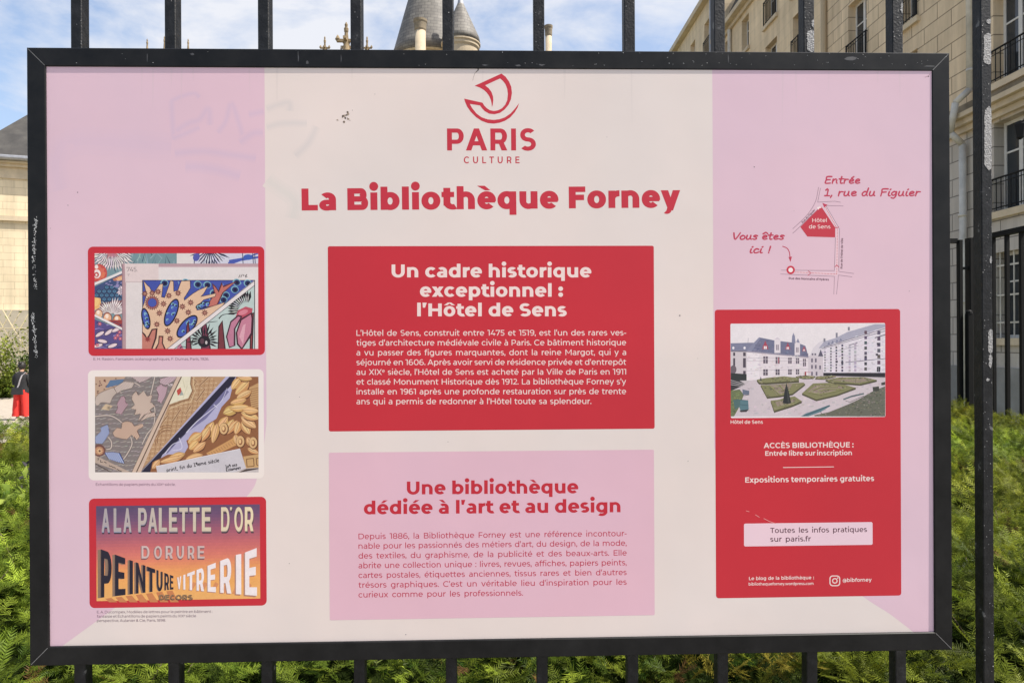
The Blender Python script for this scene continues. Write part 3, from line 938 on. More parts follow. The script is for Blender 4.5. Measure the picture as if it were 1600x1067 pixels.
def rr(x0, y0, x1, y1, r, n=6):
    o = []
    for cx, cy, t0 in ((x1-r,y1-r,0),(x0+r,y1-r,90),(x0+r,y0+r,180),(x1-r,y0+r,270)):
        o += [(cx+r*math.cos(R(t0+90*k/n)), cy+r*math.sin(R(t0+90*k/n))) for k in range(n+1)]
    return o
p.poly(rr(747,909,811,973,19), CREAMTXT); p.poly(rr(753,915,805,967,14), RED)
p.ell(779,941,16.5,16.5,CREAMTXT); p.ell(779,941,10.5,10.5,RED); p.ell(796,924,4,4,CREAMTXT)
p.build('social_handle_lettering', vb)
p = Print(ly, 1)
p.wrect((1162.3,817.6), (1363.3,850.6), 0.0025, (232,204,215))
p.text('Toutes les infos pratiques', (1203.4,832.3), (1354.5,830.5), 11.6, 124, 106, DARKTXT)
p.text('sur paris.fr', (1203.4,845.9), (1266.8,845.1), 11.6, 124, 106, DARKTXT)
p.build('web_address_label', vb)

# hand-drawn way map
HW = {'E':(.62,[[(.55,.95),(.12,.92),(.09,.5),(.05,.06),(.5,.06)],[(.1,.5),(.45,.54)]]),
 'n':(.62,[[(.1,.6),(.06,.02)],[(.07,.3),(.25,.58),(.42,.55),(.42,.2),(.5,.03)]]),
 't':(.45,[[(.22,.95),(.17,.3),(.22,.04),(.38,.06)],[(.02,.62),(.42,.64)]]),
 'r':(.45,[[(.1,.6),(.06,.02)],[(.07,.32),(.2,.56),(.4,.56)]]),
 'e':(.55,[[(.08,.3),(.36,.36),(.42,.52),(.26,.6),(.1,.42),(.1,.16),(.26,.03),(.48,.12)]]),
 'i':(.28,[[(.12,.58),(.08,.2),(.14,.03),(.24,.06)],[(.16,.84),(.22,.92)]]),
 '1':(.5,[[(.08,.78),(.26,.95),(.24,.03)],[(.06,.04),(.46,.04)]]),
 ',':(.28,[[(.14,.08),(.06,-.2)]]),
 'u':(.6,[[(.1,.6),(.06,.2),(.16,.03),(.34,.14),(.42,.6)],[(.42,.6),(.42,.15),(.52,.04)]]),
 'd':(.6,[[(.42,.5),(.24,.6),(.06,.34),(.12,.06),(.3,.08),(.43,.4)],[(.5,1.05),(.42,.3),(.5,.03)]]),
 'F':(.6,[[(.58,.95),(.12,.92),(.1,.5),(.06,.0)],[(.1,.5),(.46,.54)]]),
 'g':(.58,[[(.42,.5),(.24,.6),(.06,.36),(.14,.12),(.32,.16),(.43,.5)],[(.44,.6),(.42,.0),(.26,-.3),(.06,-.2)]]),
 'V':(.62,[[(.04,.95),(.24,.03),(.62,.97)]]),
 'o':(.56,[[(.28,.6),(.08,.4),(.1,.1),(.28,.03),(.46,.2),(.44,.48),(.26,.6)]]),
 's':(.48,[[(.42,.54),(.22,.6),(.1,.46),(.32,.3),(.36,.12),(.2,.02),(.04,.1)]]),
 'c':(.5,[[(.42,.52),(.24,.6),(.08,.36),(.12,.08),(.28,.03),(.46,.14)]]),
 '!':(.3,[[(.16,.95),(.12,.28)],[(.1,.08),(.11,.02)]]),
 ' ':(.36,[]), 'é':(.55,None), 'ê':(.55,None)}
HW['é'] = (.55, HW['e'][1]+[[(.24,.74),(.42,.95)]])
HW['ê'] = (.55, HW['e'][1]+[[(.06,.80),(.28,1.02),(.48,.82)]])
K3 = (1130,260,5.0)
mp_ = Print(3, 0.4, crop=K3)
def hand(txt, xa, xb, y, hgt, w=13.0):
    W = sum(HW[c][0] for c in txt)
    kx = (xb-xa)/W; x = xa
    for c in txt:
        q = []
        for st in HW[c][1]:
            sp = spline([(x+(a+b*.10)*kx, y-b*hgt) for a, b in st], 5)
            q += Print.stroke(sp, w, w*.8)+[Print.dot(*sp[0], w*.47), Print.dot(*sp[-1], w*.42)]
        if q: mp_.merged(q, HAND)
        x += HW[c][0]*kx
hand('Entrée', 790, 1068, 137, 57); hand('1, rue du Figuier', 784, 1535, 234, 58)
hand('Vous êtes', 70, 474, 573, 54); hand('ici !', 200, 372, 678, 54)
RL = (120,88,104)
for pts in ([(742,165),(722,265),(690,330),(650,385),(595,440),(540,490)], [(540,525),(600,470),(740,335)]): mp_.curve(pts, 3.0, RL)
for pts in ([(757,172),(735,282)], [(735,282),(870,275),(915,283)], [(805,308),(935,312)], [(800,310),(905,490)], [(905,490),(900,820)], [(900,822),(1020,838)], [(874,556),(866,815)], [(866,815),(450,812)], [(445,842),(866,860)], [(866,860),(862,1000)], [(898,850),(883,1000)], [(898,850),(1005,864)]):
    mp_.line(pts, 2.6, RL)
mp_.poly([(765,318),(872,480),(872,556),(655,550),(600,475),(740,335)], (194,58,74))
mp_.poly([(728,322),(752,316),(766,326),(748,330),(742,342),(736,334)], (240,225,225))
mp_.line([(560,827),(885,843)], 15, (236,214,222)); mp_.line([(884,843),(888,490)], 17, (236,214,222)); mp_.line([(888,490),(790,312)], 15, (236,214,222))
def dots(a, b, n):
    for i in range(n):
        t = (i+.5)/n; x, y = a[0]+(b[0]-a[0])*t, a[1]+(b[1]-a[1])*t
        mp_.rect(x-3.4, y-3.4, x+3.4, y+3.4, HAND, False)
    mp_.up()
dots((560,827),(885,843),28); dots((885,843),(888,490),30); dots((888,490),(790,312),18)
for pts in ([(660,818),(686,833),(658,853)], [(870,788),(884,770),(902,790)], [(868,476),(888,486),(898,470)]): mp_.line(pts, 6, HAND)
mp_.poly([(772,288),(813,303),(786,324)], HAND)
mp_.curve([(460,625),(495,640),(514,670),(520,715)], 7, HAND); mp_.poly([(508,710),(535,706),(523,748)], HAND)
mp_.ell(525,810,33,33,(200,55,75)); mp_.ell(525,810,18,18,(240,232,232))
mp_.text('Hôtel', (693,437), (806,437), 8.4, 112, 98, CREAMTXT, 'scale'); mp_.text('de Sens', (667,487), (835,487), 8.4, 112, 98, CREAMTXT, 'scale')
mp_.text('Rue des Nonnains d’Hyères', (510,883), (823,893), 4.9, 150, 126, DARKTXT, 'scale')
mp_.text('Rue du Figuier', (619,447), (718,345), 4.6, 150, 126, DARKTXT, 'scale')
mp_.text('Rue de l’Hôtel de Ville', (929,800), (934,562), 4.8, 150, 126, DARKTXT, 'scale')
mp_.build('way_map', board)
# ------------------------------------------------------------------ the printed pictures
AR = random.Random(5)
def jit(c, k=12): return tuple(max(0, min(255, v+AR.uniform(-k, k))) for v in c)
def petals(p, cx, cy, r0, r1, a0, a1, n, w, col, edge=None, k=.5):
    for i in range(n):
        t = R(a0+(a1-a0)*(i+.5)/n); q = AR.uniform(.78, 1.08)
        a = (cx+r0*math.cos(t), cy+r0*math.sin(t)); b = (cx+r1*q*math.cos(t), cy+r1*q*math.sin(t))
        m = (a[0]*(1-k)+b[0]*k, a[1]*(1-k)+b[1]*k); nx, ny = -math.sin(t), math.cos(t)
        def shp(ww): return [a, (m[0]+nx*ww, m[1]+ny*ww), b, (m[0]-nx*ww, m[1]-ny*ww)]
        if edge: p.poly(shp(w*1.6), edge)
        p.poly(shp(w), jit(col, 8))

# 1: a sheet of sea creatures laid over others
p = Print(ly1, 0.22, crop=(110,370,5.0), window=(190,130,1468,875))
p.rect(180,120,1480,885,(112,150,158))
for i in range(46):
    x, y = AR.uniform(330,830), AR.uniform(120,330); p.line([(x,y),(x+AR.uniform(-50,50),y-AR.uniform(40,110))], 7, jit(AR.choice(((60,88,105),(150,180,185),(85,120,135)))), 1)
petals(p, 325,105, 20,130, 5,175, 17, 12, (228,220,222), (62,66,88)); petals(p, 325,90, 70,200, 15,165, 20, 12, (226,214,216), (66,66,86))
petals(p, 325,110, 5,75, 0,180, 11, 7, (196,120,130))
p.rect(832,120,962,225,(226,218,215))
p.rect(962,120,1480,225,(208,208,226)); p.rect(966,120,972,225,(70,70,90))
petals(p, 1090,95, 10,170, 10,175, 17, 11, (48,52,84)); petals(p, 1090,95, 40,150, 14,170, 12, 6, (214,214,230))
for pts, w in (([(1235,212),(1330,180),(1470,160)],26),([(1240,190),(1350,170),(1470,130)],16)): p.line(pts, w, (64,88,186), w*.6)
p.ell(1390,160,38,22,(46,92,190)); p.ell(985,160,26,32,(80,86,178),20)
for x in (1345,1425,1440): p.line([(x,120),(x+6,225)], 6, (52,58,92))
p.ell(222,285,66,72,(206,62,52)); p.star(222,285,60,44,9,(224,96,70)); p.ell(208,290,30,34,(238,225,222)); p.ell(206,296,18,20,(200,60,54)); p.ell(204,298,8,10,(240,228,220)); p.ell(255,300,14,24,(232,110,60),20); p.ell(205,235,14,16,(240,225,220))
p.poly([(180,395),(420,282),(420,530),(180,530)],(58,78,128))
p.poly([(330,330),(420,290),(420,340),(340,345)],(198,120,86)); petals(p,395,345,4,46,190,300,4,9,(236,182,120))
for i in range(5):
    for k in range(6):
        x, y = 205+k*40+(i%2)*20, 395+i*31
        if y > 420-(x-190)*.35: p.ell(x,y,21,18,(36,48,78),n=8); p.ell(x,y,16,13,(66,122,158),n=8); p.ell(x,y-1,7,5,(50,86,130),n=6)
for i in range(16): x, y = AR.uniform(270,410), AR.uniform(345,400); p.ell(x,y,11,5,(146,136,190),-10,8)
p.poly([(180,470),(235,480),(245,545),(180,580)],(238,176,84)); p.ell(205,510,20,34,(248,196,100),20)
p.poly([(235,520),(420,490),(420,600),(225,600)],(128,84,92)); petals(p, 330,615, 15,140, 195,345, 17, 9, (240,228,224), (120,70,90)); petals(p,420,420,5,60,120,240,7,9,(236,220,224),(90,70,110))
for x,y,r,c in ((222,602,40,(240,190,140)),(290,632,44,(242,178,130)),(366,650,44,(236,164,104))): p.ell(x,y,r*.8,r,(150,60,52),0,14); p.ell(x,y+3,r*.68,r*.86,c,0,14); p.ell(x-4,y-12,r*.3,r*.4,(250,226,205),0,10)
p.poly([(290,650),(420,650),(420,720),(400,716)],(168,52,48))
p.poly([(180,640),(420,735),(420,885),(180,885)],(88,76,140))
for i in range(22): x, y = AR.uniform(190,400), AR.uniform(670,875); p.line([(x,y),(x+30,y-8),(x+70,y+AR.uniform(-6,12))], 8, jit(AR.choice(((58,52,106),(150,140,196),(74,60,120)))), 2)
for x,y,rt in ((230,760,-30),(300,745,-35),(360,725,-25),(215,850,-15),(330,850,-20),(250,815,10)): p.ell(x,y,44,17,(74,48,74),rt,12); p.ell(x,y,38,13,(232,206,210),rt,12)
for x,y in ((370,770),(385,745),(352,790),(390,795),(230,680),(210,845)): p.star(x,y,19,10,6,(196,80,104)); p.ell(x,y,6,6,(232,150,160),0,8)
p.line([(180,374),(420,270)],19,(228,222,222)); p.line([(180,610),(410,722)],17,(230,224,224)); p.line([(180,386),(420,282)],3,(60,58,74)); p.line([(180,620),(406,732)],3,(60,52,74))
p.rect(404,212,440,885,(186,146,152)); p.rect(404,210,1480,238,(190,152,160)); p.rect(404,212,412,885,(160,122,132))
p.rect(434,236,1480,885,(226,217,216)); p.rect(434,236,560,885,(224,213,211)); p.poly([(425,210),(690,212),(690,356),(430,358)],(226,205,203)); p.rect(432,350,692,357,(202,180,182))
p.rect(690,232,1480,240,(206,178,184))
p.rect(562,338,1442,885,(58,44,52)); p.rect(568,343,1436,885,(58,78,176))
for i in range(60):
    x, y = AR.uniform(690,1420), AR.uniform(345,560)
    if y < 840-(x-600)*.58: p.line([(x,y),(x+9,y+9),(x+4,y+20)],5,jit(AR.choice(((96,150,206),(40,50,130),(128,190,214)))),3)
for x,y in ((995,372),(1070,376),(1285,412),(1215,456),(1385,362),(1196,492),(900,356),(735,362),(1300,356),(1120,440)):
    p.ell(x,y,31,28,(112,178,196),10); p.ell(x+2,y+2,24,22,(38,42,104),10); p.ell(x+3,y+3,11,11,(20,22,50))
CO=(229,186,148)
p.poly([(1060,552),(1124,440),(1106,362),(1134,384),(1158,420),(1182,352),(1192,384),(1300,346),(1196,440),(1172,490),(1145,545)],(96,40,44)); p.poly([(1070,545),(1132,440),(1116,378),(1136,400),(1160,436),(1186,372),(1196,396),(1286,354),(1188,436),(1164,486),(1140,538)],(201,104,90))
coral=[(565,885),(565,560),(590,480),(596,440),(575,350),(600,380),(618,395),(640,440),(656,440),(700,374),(722,370),(716,430),(710,472),(738,478),(770,390),(784,344),(804,350),(806,430),(842,420),(868,348),(934,345),(936,400),(886,480),(890,500),(958,446),(1000,420),(1072,388),(1042,440),(1016,470),(1136,444),(1130,466),(1042,490),(986,545),(986,575),(1032,570),(1206,514),(1172,556),(760,885)]
def outline(p, pts, w, col): p.strokes([[pts[i],pts[(i+1)%len(pts)]] for i in range(len(pts))], w, col)
outline(p, coral, 9, (64,40,52)); p.poly(coral, CO)
for cx,cy,rx,ry,rt in ((790,592,116,46,-68),(912,700,112,52,-48),(590,640,86,34,78),(1035,535,60,24,-18)):
    p.ell(cx,cy,rx,ry,(34,26,42),rt); p.ell(cx,cy,rx-12,ry-11,(58,84,186),rt)
    for k in range(7):
        a, b = AR.uniform(-.7,.7)*rx, AR.uniform(-.5,.5)*ry; c, s_ = math.cos(R(rt)), math.sin(R(rt)); x, y = cx+a*c-b*s_, cy+a*s_+b*c
        p.ell(x,y,13,10,(122,186,206),AR.uniform(0,180),10); p.ell(x+4,y+3,9,7,AR.choice(((58,84,186),(30,28,60))),0,8)
p.star(640,515,62,46,20,(112,44,52)); p.ell(640,515,45,45,(188,110,104)); p.star(640,515,44,35,16,(120,46,56)); p.ell(640,515,33,33,(62,84,184))
for x,y in ((770,460),(842,440),(940,514),(728,524),(876,546),(696,596),(922,590),(1050,594),(832,656),(676,684),(760,736),(780,796),(686,430),(640,440),(582,445),(605,800)):
    p.star(x,y,29,15,8,(126,62,56)); p.ell(x,y,9,9,(214,150,120),0,8); p.ell(x,y,4,4,(96,40,40),0,6)
p.poly([(560,738),(585,760),(600,790),(636,720),(682,714),(674,790),(640,885),(560,885)],(70,36,40)); p.poly([(560,750),(580,775),(602,812),(642,730),(668,724),(660,790),(628,885),(560,885)],(204,118,98)); p.star(604,800,26,13,8,(150,48,46))
p.poly([(690,772),(728,774),(724,830),(750,885),(655,885),(686,830)],(80,40,42)); p.poly([(698,782),(718,784),(714,830),(736,885),(670,885),(694,830)],(206,120,100))
p.poly([(1440,372),(1440,885),(770,885)],(182,204,200))
def tri(pts): return pts
w0 = p.win
for xa,xb,xc,xd in ((1000,1060,1020,1110),(1130,1190,1150,1225),(1380,1436,1380,1436),(880,925,905,960)): p.poly([(xa+20,885),(xa+26,700 if xa<1300 else 600),(xb,650 if xa<1300 else 590),(xd-10,885)],(60,24,34)); p.poly([(xa+28,885),(xa+34,710 if xa<1300 else 610),(xb-6,664 if xa<1300 else 600),(xd-20,885)],jit((136,52,66)))
p.poly([(820,885),(860,830),(890,885)],(190,110,140))
petals(p, 1380,575, 60,175, 165,285, 14, 14, (34,32,38)); petals(p, 1380,575, 60,150, 168,280, 12, 4, (206,214,214))
p.poly([(1285,640),(1310,575),(1370,545),(1425,560),(1415,620),(1340,650)],(196,66,92)); p.ell(1350,590,40,18,(222,120,140),-20)
p.poly([(1215,780),(1250,660),(1310,610),(1345,620),(1290,720),(1290,850),(1240,870)],(70,34,52)); p.poly([(1226,780),(1258,668),(1312,622),(1330,628),(1278,718),(1276,850),(1244,858)],(196,116,148))
p.poly([(1292,750),(1330,640),(1420,590),(1428,640),(1424,760),(1340,885),(1300,840)],(70,30,46)); p.poly([(1304,750),(1338,652),(1410,606),(1416,640),(1410,750),(1340,868),(1312,834)],(204,120,148)); p.poly([(1320,780),(1350,690),(1370,680),(1350,840)],(226,160,178))
petals(p, 1045,810, 30,135, 150,395, 15, 8, (36,30,38)); p.ell(1045,818,50,46,(36,28,38)); p.ell(1030,815,16,22,(96,60,74)); p.ell(1062,826,9,14,(200,190,190))
for a in ((950,840,985,790),(985,770,1030,750),(1010,700,1150,660),(1160,640,1240,600),(1100,740,1125,800),(860,870,905,862)): p.curve([(a[0],a[1]),((a[0]+a[2])/2-12,(a[1]+a[3])/2-8),(a[2],a[3])],10,(34,30,36),3)
p.line([(1452,348),(770,885)],30,(228,218,218)); p.line([(1442,342),(752,878)],4,(56,42,54)); p.line([(1442,378),(800,885)],4,(56,42,54))
p.rect(1437,338,1443,885,(60,46,54)); p.rect(1443,338,1480,885,(226,217,216))
p.text('745.', (440,272), (524,272), 9.4, 70, 62, (96,80,84), 'scale')
for st in ([(1316,320),(1326,296),(1332,318),(1344,294)],[(1352,296),(1358,304),(1350,306)],[(1380,294),(1368,306),(1370,318),(1382,314),(1374,306)]): p.line(st, 6, (60,48,54))
for st in ([(446,295),(462,290),(452,306)],): p.line(st, 4, (150,130,134))
p.mute = .2; p.build('picture_print', c1, M_PICT)

# 2: fanned sheets of old wallpaper
p = Print(ly2, 0.22, crop=(110,570,5.0), window=(192,92,1470,838))
p.rect(180,80,1480,850,(132,121,119))
for i in range(21):
    for k in range(24):
        x, y = 190+k*28+(i%2)*14+AR.uniform(-5,5), 100+i*36+AR.uniform(-6,6)
        if y < 860-(x-480)*2.0 and (x > 420 or y > 130): p.line([(x,y),(x+24,y-5)], 6, jit((182,172,166),10), 3)
def stripes(p, poly, col, dark, a=18, gap=13, w=6.0):
    """a printed leaf: body, outline and slanting hatch kept inside it"""
    outline(p, poly, 7, (86,66,62)); p.poly(poly, dark)
    xs = [q[0] for q in poly]; ys = [q[1] for q in poly]
    segs = []
    t = min(xs)-200
    while t < max(xs)+100:
        hit = []
        for i in range(len(poly)):
            (xa,ya),(xb,yb) = poly[i-1], poly[i]
            fa, fb = xa-t-(ya-min(ys))*.55, xb-t-(yb-min(ys))*.55
            if (fa < 0) != (fb < 0):
                u = fa/(fa-fb); hit.append((ya+(yb-ya)*u, xa+(xb-xa)*u))
        hit.sort()
        for j in range(0, len(hit)-1, 2): segs.append([(hit[j][1],hit[j][0]),(hit[j+1][1],hit[j+1][0])])
        t += gap
    if segs: p.strokes(segs, w*1.25, mixc(col, (235,222,208), .35))
VB = (206,188,176)
for pts in ([(190,402),(300,395),(370,425),(420,470)],[(430,130),(500,140),(545,165)],[(660,92),(640,180),(625,240)],[(640,300),(660,350),(650,470),(600,540),(560,620)],[(300,190),(360,195),(400,220)],[(470,560),(480,620),(440,700),(410,740)],[(290,560),(320,600),(315,650),(280,660)]): p.curve(pts, 15, (92,82,80)); p.curve(pts, 9, VB)
p.poly([(180,80),(440,80),(400,140),(190,262)],(196,160,130))
for i in range(44): x, y = AR.uniform(195,420), AR.uniform(95,240); (y < 260-(x-190)*.55) and p.ell(x,y,7,5,jit((110,66,56)),0,7)
p.poly([(275,180),(310,120),(420,110),(400,150)],(86,120,160)); p.line([(190,268),(300,205),(420,130)],6,(72,66,66))
stripes(p, [(200,250),(230,220),(300,190),(345,175),(365,215),(330,250),(310,300),(240,290),(215,320),(190,300)], (205,185,168), (150,124,118))
stripes(p, [(340,180),(420,130),(500,140),(480,180),(400,200),(370,220)], (206,186,172), (150,124,122))
stripes(p, [(470,92),(640,92),(590,120),(540,140),(500,110)], (200,174,176), (146,112,120))
stripes(p, [(485,235),(515,205),(530,240),(570,205),(600,245),(640,235),(625,290),(660,320),(620,350),(640,380),(580,385),(530,440),(550,380),(500,390),(515,350),(470,340),(505,310),(480,270)], (216,190,168), (160,116,100))
stripes(p, [(590,385),(660,370),(665,400),(610,410),(545,440)], (214,190,170), (160,116,100))
stripes(p, [(330,530),(365,490),(400,500),(405,450),(445,440),(480,450),(500,480),(560,460),(570,480),(520,510),(540,560),(520,585),(480,545),(440,580),(400,575),(345,560)], (212,170,136), (158,104,82))
stripes(p, [(365,300),(400,245),(425,250),(430,290),(450,310),(420,350),(400,385),(350,375),(370,340)], (186,142,160), (128,60,96))
stripes(p, [(672,180),(705,150),(740,175),(760,160),(745,235),(710,300),(680,280),(690,240)], (200,160,178), (140,72,110))
stripes(p, [(700,110),(770,92),(840,92),(800,130),(740,160),(700,140)], (196,164,176), (150,100,128))
for x in (760,780,790): p.line([(x,150),(x+20,165)],8,(232,214,216),2)
p.poly([(240,345),(275,305),(330,320),(300,355)],(208,180,140)); p.star(300,335,20,9,6,(150,130,104))
stripes(p, [(195,560),(240,520),(235,490),(290,465),(305,530),(275,580),(250,615),(195,612)], (152,176,222), (66,96,176), gap=15)
stripes(p, [(265,685),(330,680),(385,690),(410,740),(420,770),(360,755),(300,735)], (156,180,224), (62,96,180), gap=15)
p.ell(222,668,52,48,(120,72,66)); p.ell(224,670,36,33,(190,128,84)); p.star(226,672,30,14,9,(226,180,128)); p.ell(228,672,9,9,(120,76,52))
p.poly([(180,700),(470,838),(440,850),(180,760)],(188,164,146)); p.line([(190,770),(340,850)],8,(88,72,66))
for st in ([(208,732),(222,728),(214,745)],[(236,742),(234,758),(252,760)],[(262,756),(280,764),(275,770)],[(302,782),(308,792),(322,790),(330,800),(345,800),(352,812)],[(362,812),(380,824),(400,832)]): p.line(st,5.5,(52,42,42))
# second sheet with its key pattern
p.poly([(862,80),(1290,80),(520,850),(500,850)],(190,146,98))
for i in range(34):
    for k in range(22):
        c, s_ = .72, -.70
        u, w = 40+i*27, -210+k*24
        x, y = 520+u*.745+w*.667, 838-u*.667+w*.745*.9
        L_ = 830+(838-y)*.0
        xl = 520+(838-y)*.46+22; xr = 540+(838-y)*.90
        if xl < x < xr and y > 92: p.rect(x-8,y-2.5,x+8,y+2.5,(226,194,148),False) if (i+k)%2 else p.rect(x-2.5,y-8,x+2.5,y+8,(150,104,64),False)
p.up()
def band(pts, w=10, c=(150,100,58)): p.line(pts, w+5, (226,196,150)); p.line(pts, w, c)
band([(690,490),(760,395),(800,440),(860,350),(900,385),(940,320)]); band([(940,250),(985,280),(1050,190),(1010,160),(1080,95)]); band([(940,92),(985,130),(960,170)]); band([(640,590),(672,560),(700,520)])
for r in (120,100,80): p.curve([(760+r*math.cos(R(a)),590+r*math.sin(R(a))) for a in range(165,300,15)], 6, (142,94,56), None, 3)
CR_ = [(862,92),(940,92),(935,150),(950,200),(920,260),(850,280),(770,310)]
p.poly(CR_,(230,222,190)); p.line([(945,92),(940,150),(955,205),(925,270),(855,290),(775,320)],9,(142,100,62)); p.line([(965,92),(960,150),(975,205),(940,290),(860,306),(770,345)],6,(222,192,142))
p.poly([(830,200),(860,175),(872,215),(840,240)],(206,60,48)); p.poly([(870,200),(885,235),(850,240)],(156,170,160)); p.line([(880,120),(895,180)],4,(200,190,150)); p.line([(915,160),(880,260)],4,(210,200,160))
p.poly([(835,80),(868,80),(545,850),(475,850)],(212,182,158)); p.line([(868,92),(700,440),(515,838)],8,(92,66,50)); p.line([(832,92),(478,838)],4,(120,96,86))
# shadowed gap, lilac sheet and gilded acanthus
p.poly([(1225,80),(1480,80),(1480,850),(540,850)],(178,174,212))
p.poly([(1255,80),(1300,80),(1255,160),(1000,430),(850,590),(720,700),(640,850),(540,850)],(40,36,62)); p.poly([(1010,420),(1215,190),(1240,210),(1060,420),(890,540),(760,690),(740,690)],(116,112,160))
for st in ([(905,530),(990,440),(1090,360),(1180,280),(1225,180)],[(850,570),(870,650),(790,670)],[(740,690),(800,620),(860,600)],[(1120,310),(1150,335)]): p.curve(st, 8, (212,210,234), 3)
G1,G2,G3,G4 = (214,154,74),(238,190,116),(152,92,44),(112,62,32)
p.poly([(1300,80),(1480,80),(1480,850),(620,850),(640,760),(760,700),(890,690),(920,640),(905,590),(1020,540),(1060,470),(1140,420),(1180,330),(1245,260),(1265,180)],G3)
p.poly([(1060,690),(1290,560),(1350,600),(1100,720)],G1)
for i in range(13): x=1080+i*19; p.line([(x,690-i*10),(x+18,712-i*10)],5,(176,122,66))
p.poly([(1390,180),(1470,140),(1470,330),(1420,370)],(206,156,90))
for i in range(10): p.line([(1395,195+i*17),(1470,178+i*17)],5,(150,100,54))
leaf = [((1330,100),(1260,190),30),((1400,120),(1290,230),36),((1420,200),(1300,260),30),((1380,270),(1250,300),26),((1300,90),(1420,110),26),((1190,380),(1320,330),38),((1240,340),(1400,330),30),((1230,400),(1150,520),34),((1280,420),(1190,550),30),((1310,430),(1220,540),26),((1320,440),(1290,540),30),((1340,430),(1400,540),36),((1330,400),(1450,490),36),((1330,370),(1470,420),34),((1340,350),(1470,360),30),((1120,440),(1050,590),36),((1090,480),(1010,600),32),((1150,450),(1110,610),28),((1030,530),(920,610),40),((1000,590),(930,660),34),((1060,600),(960,680),26),((900,690),(760,740),30),((880,720),(700,760),24),((1040,700),(900,740),28),((700,740),(640,810),24),((1290,540),(1300,620),26),((1380,560),(1420,640),28),((1380,650),(1470,690),22)]
for (a, b, w) in leaf:
    dx, dy = b[0]-a[0], b[1]-a[1]; L_ = math.hypot(dx,dy); nx, ny = -dy/L_, dx/L_
    def lf(k, sh=0): return spline([a,(a[0]+dx*.35+nx*w*k+sh,a[1]+dy*.35+ny*w*k+sh),(a[0]+dx*.75+nx*w*.8*k+sh,a[1]+dy*.75+ny*w*.8*k+sh),b,(a[0]+dx*.75-nx*w*.8*k+sh,a[1]+dy*.75-ny*w*.8*k+sh),(a[0]+dx*.35-nx*w*k+sh,a[1]+dy*.35-ny*w*k+sh),a],4)[:-1]
    p.poly(lf(1.15,4), G4); p.poly(lf(.98), jit(G1,10)); p.poly(lf(.5,-3), jit(G2,8)); p.line([a,(a[0]+dx*.5,a[1]+dy*.5),b], 4, G3, 2)
for x,y in ((1330,600),(1430,610),(1200,500)): p.ell(x,y,38,50,G4); p.ell(x-3,y-3,32,44,(222,176,108)); p.ell(x-2,y,16,26,G3); p.ell(x-5,y-4,10,18,G2)
p.poly([(1350,715),(1480,695),(1480,850),(1370,850)],(206,160,92)); outline(p,[(1375,735),(1430,728),(1435,790),(1380,795)],6,(120,78,40)); outline(p,[(1452,730),(1480,725),(1480,790),(1455,780)],6,(120,78,40))
p.poly([(1250,850),(1370,808),(1480,800),(1480,850)],(196,186,186)); p.poly([(1300,845),(1372,812),(1470,804),(1470,812)],(84,70,66))
p.poly([(668,792),(1325,655),(1372,806),(1250,850),(680,850)],(205,200,208)); p.line([(668,792),(1325,655)],4,(230,226,230))
NOTE=(58,52,58)
def scrib(x, y, ch, hgt, ang=-.19, w=5.5):
    c, s_ = math.cos(ang), math.sin(ang)
    q = []
    for st in HW[ch][1]:
        sp = spline([(x+(a*hgt*1.15)*c+b*hgt*s_, y+(a*hgt*1.15)*s_-b*hgt*c) for a, b in st], 3); q += Print.stroke(sp, w)
    if q: p.merged(q, NOTE)
    return x+HW[ch][0]*hgt*1.15*c, y+HW[ch][0]*hgt*1.15*s_
HW['p'] = (.58,[[(.1,.58),(.05,-.3)],[(.08,.4),(.25,.6),(.44,.45),(.34,.1),(.08,.1)]]); HW['f'] = (.42,[[(.38,.92),(.22,.9),(.16,.5),(.14,.02)],[(.02,.55),(.34,.58)]]); HW['m'] = (.86,[[(.08,.6),(.05,.03)],[(.07,.35),(.24,.58),(.36,.5),(.34,.05)],[(.36,.38),(.54,.58),(.66,.5),(.68,.04)]]); HW['x'] = (.5,[[(.05,.6),(.42,.03)],[(.42,.6),(.05,.03)]])
HW['9'] = (.5,[[(.4,.75),(.2,.95),(.06,.7),(.22,.5),(.4,.75),(.32,.03)]]); HW['0'] = HW['o']; HW['S'] = HW['s']; HW['l'] = (.25,[[(.12,1.0),(.1,.03)]]); HW['è'] = (.55, HW['e'][1]+[[(.2,.92),(.36,.74)]]); HW['a'] = (.58,[[(.42,.5),(.24,.6),(.06,.34),(.12,.06),(.3,.08),(.43,.4)],[(.44,.58),(.42,.15),(.52,.03)]])
HW['.'] = HW[',']; 
x, y = 740, 838
for ch in ' print. fin du 19eme siècle':
    x, y = scrib(x, y, ch if ch in HW else ' ', 30)
x, y = 1212, 806
for ch in '109 085': x, y = scrib(x, y, ch if ch in HW else 'S', 24)
x, y = 1218, 832
for ch in 'EStamPeS'.replace('P','p'): x, y = scrib(x, y, ch, 22)
p.mute = .2; p.build('picture_print', c2, M_PICT)

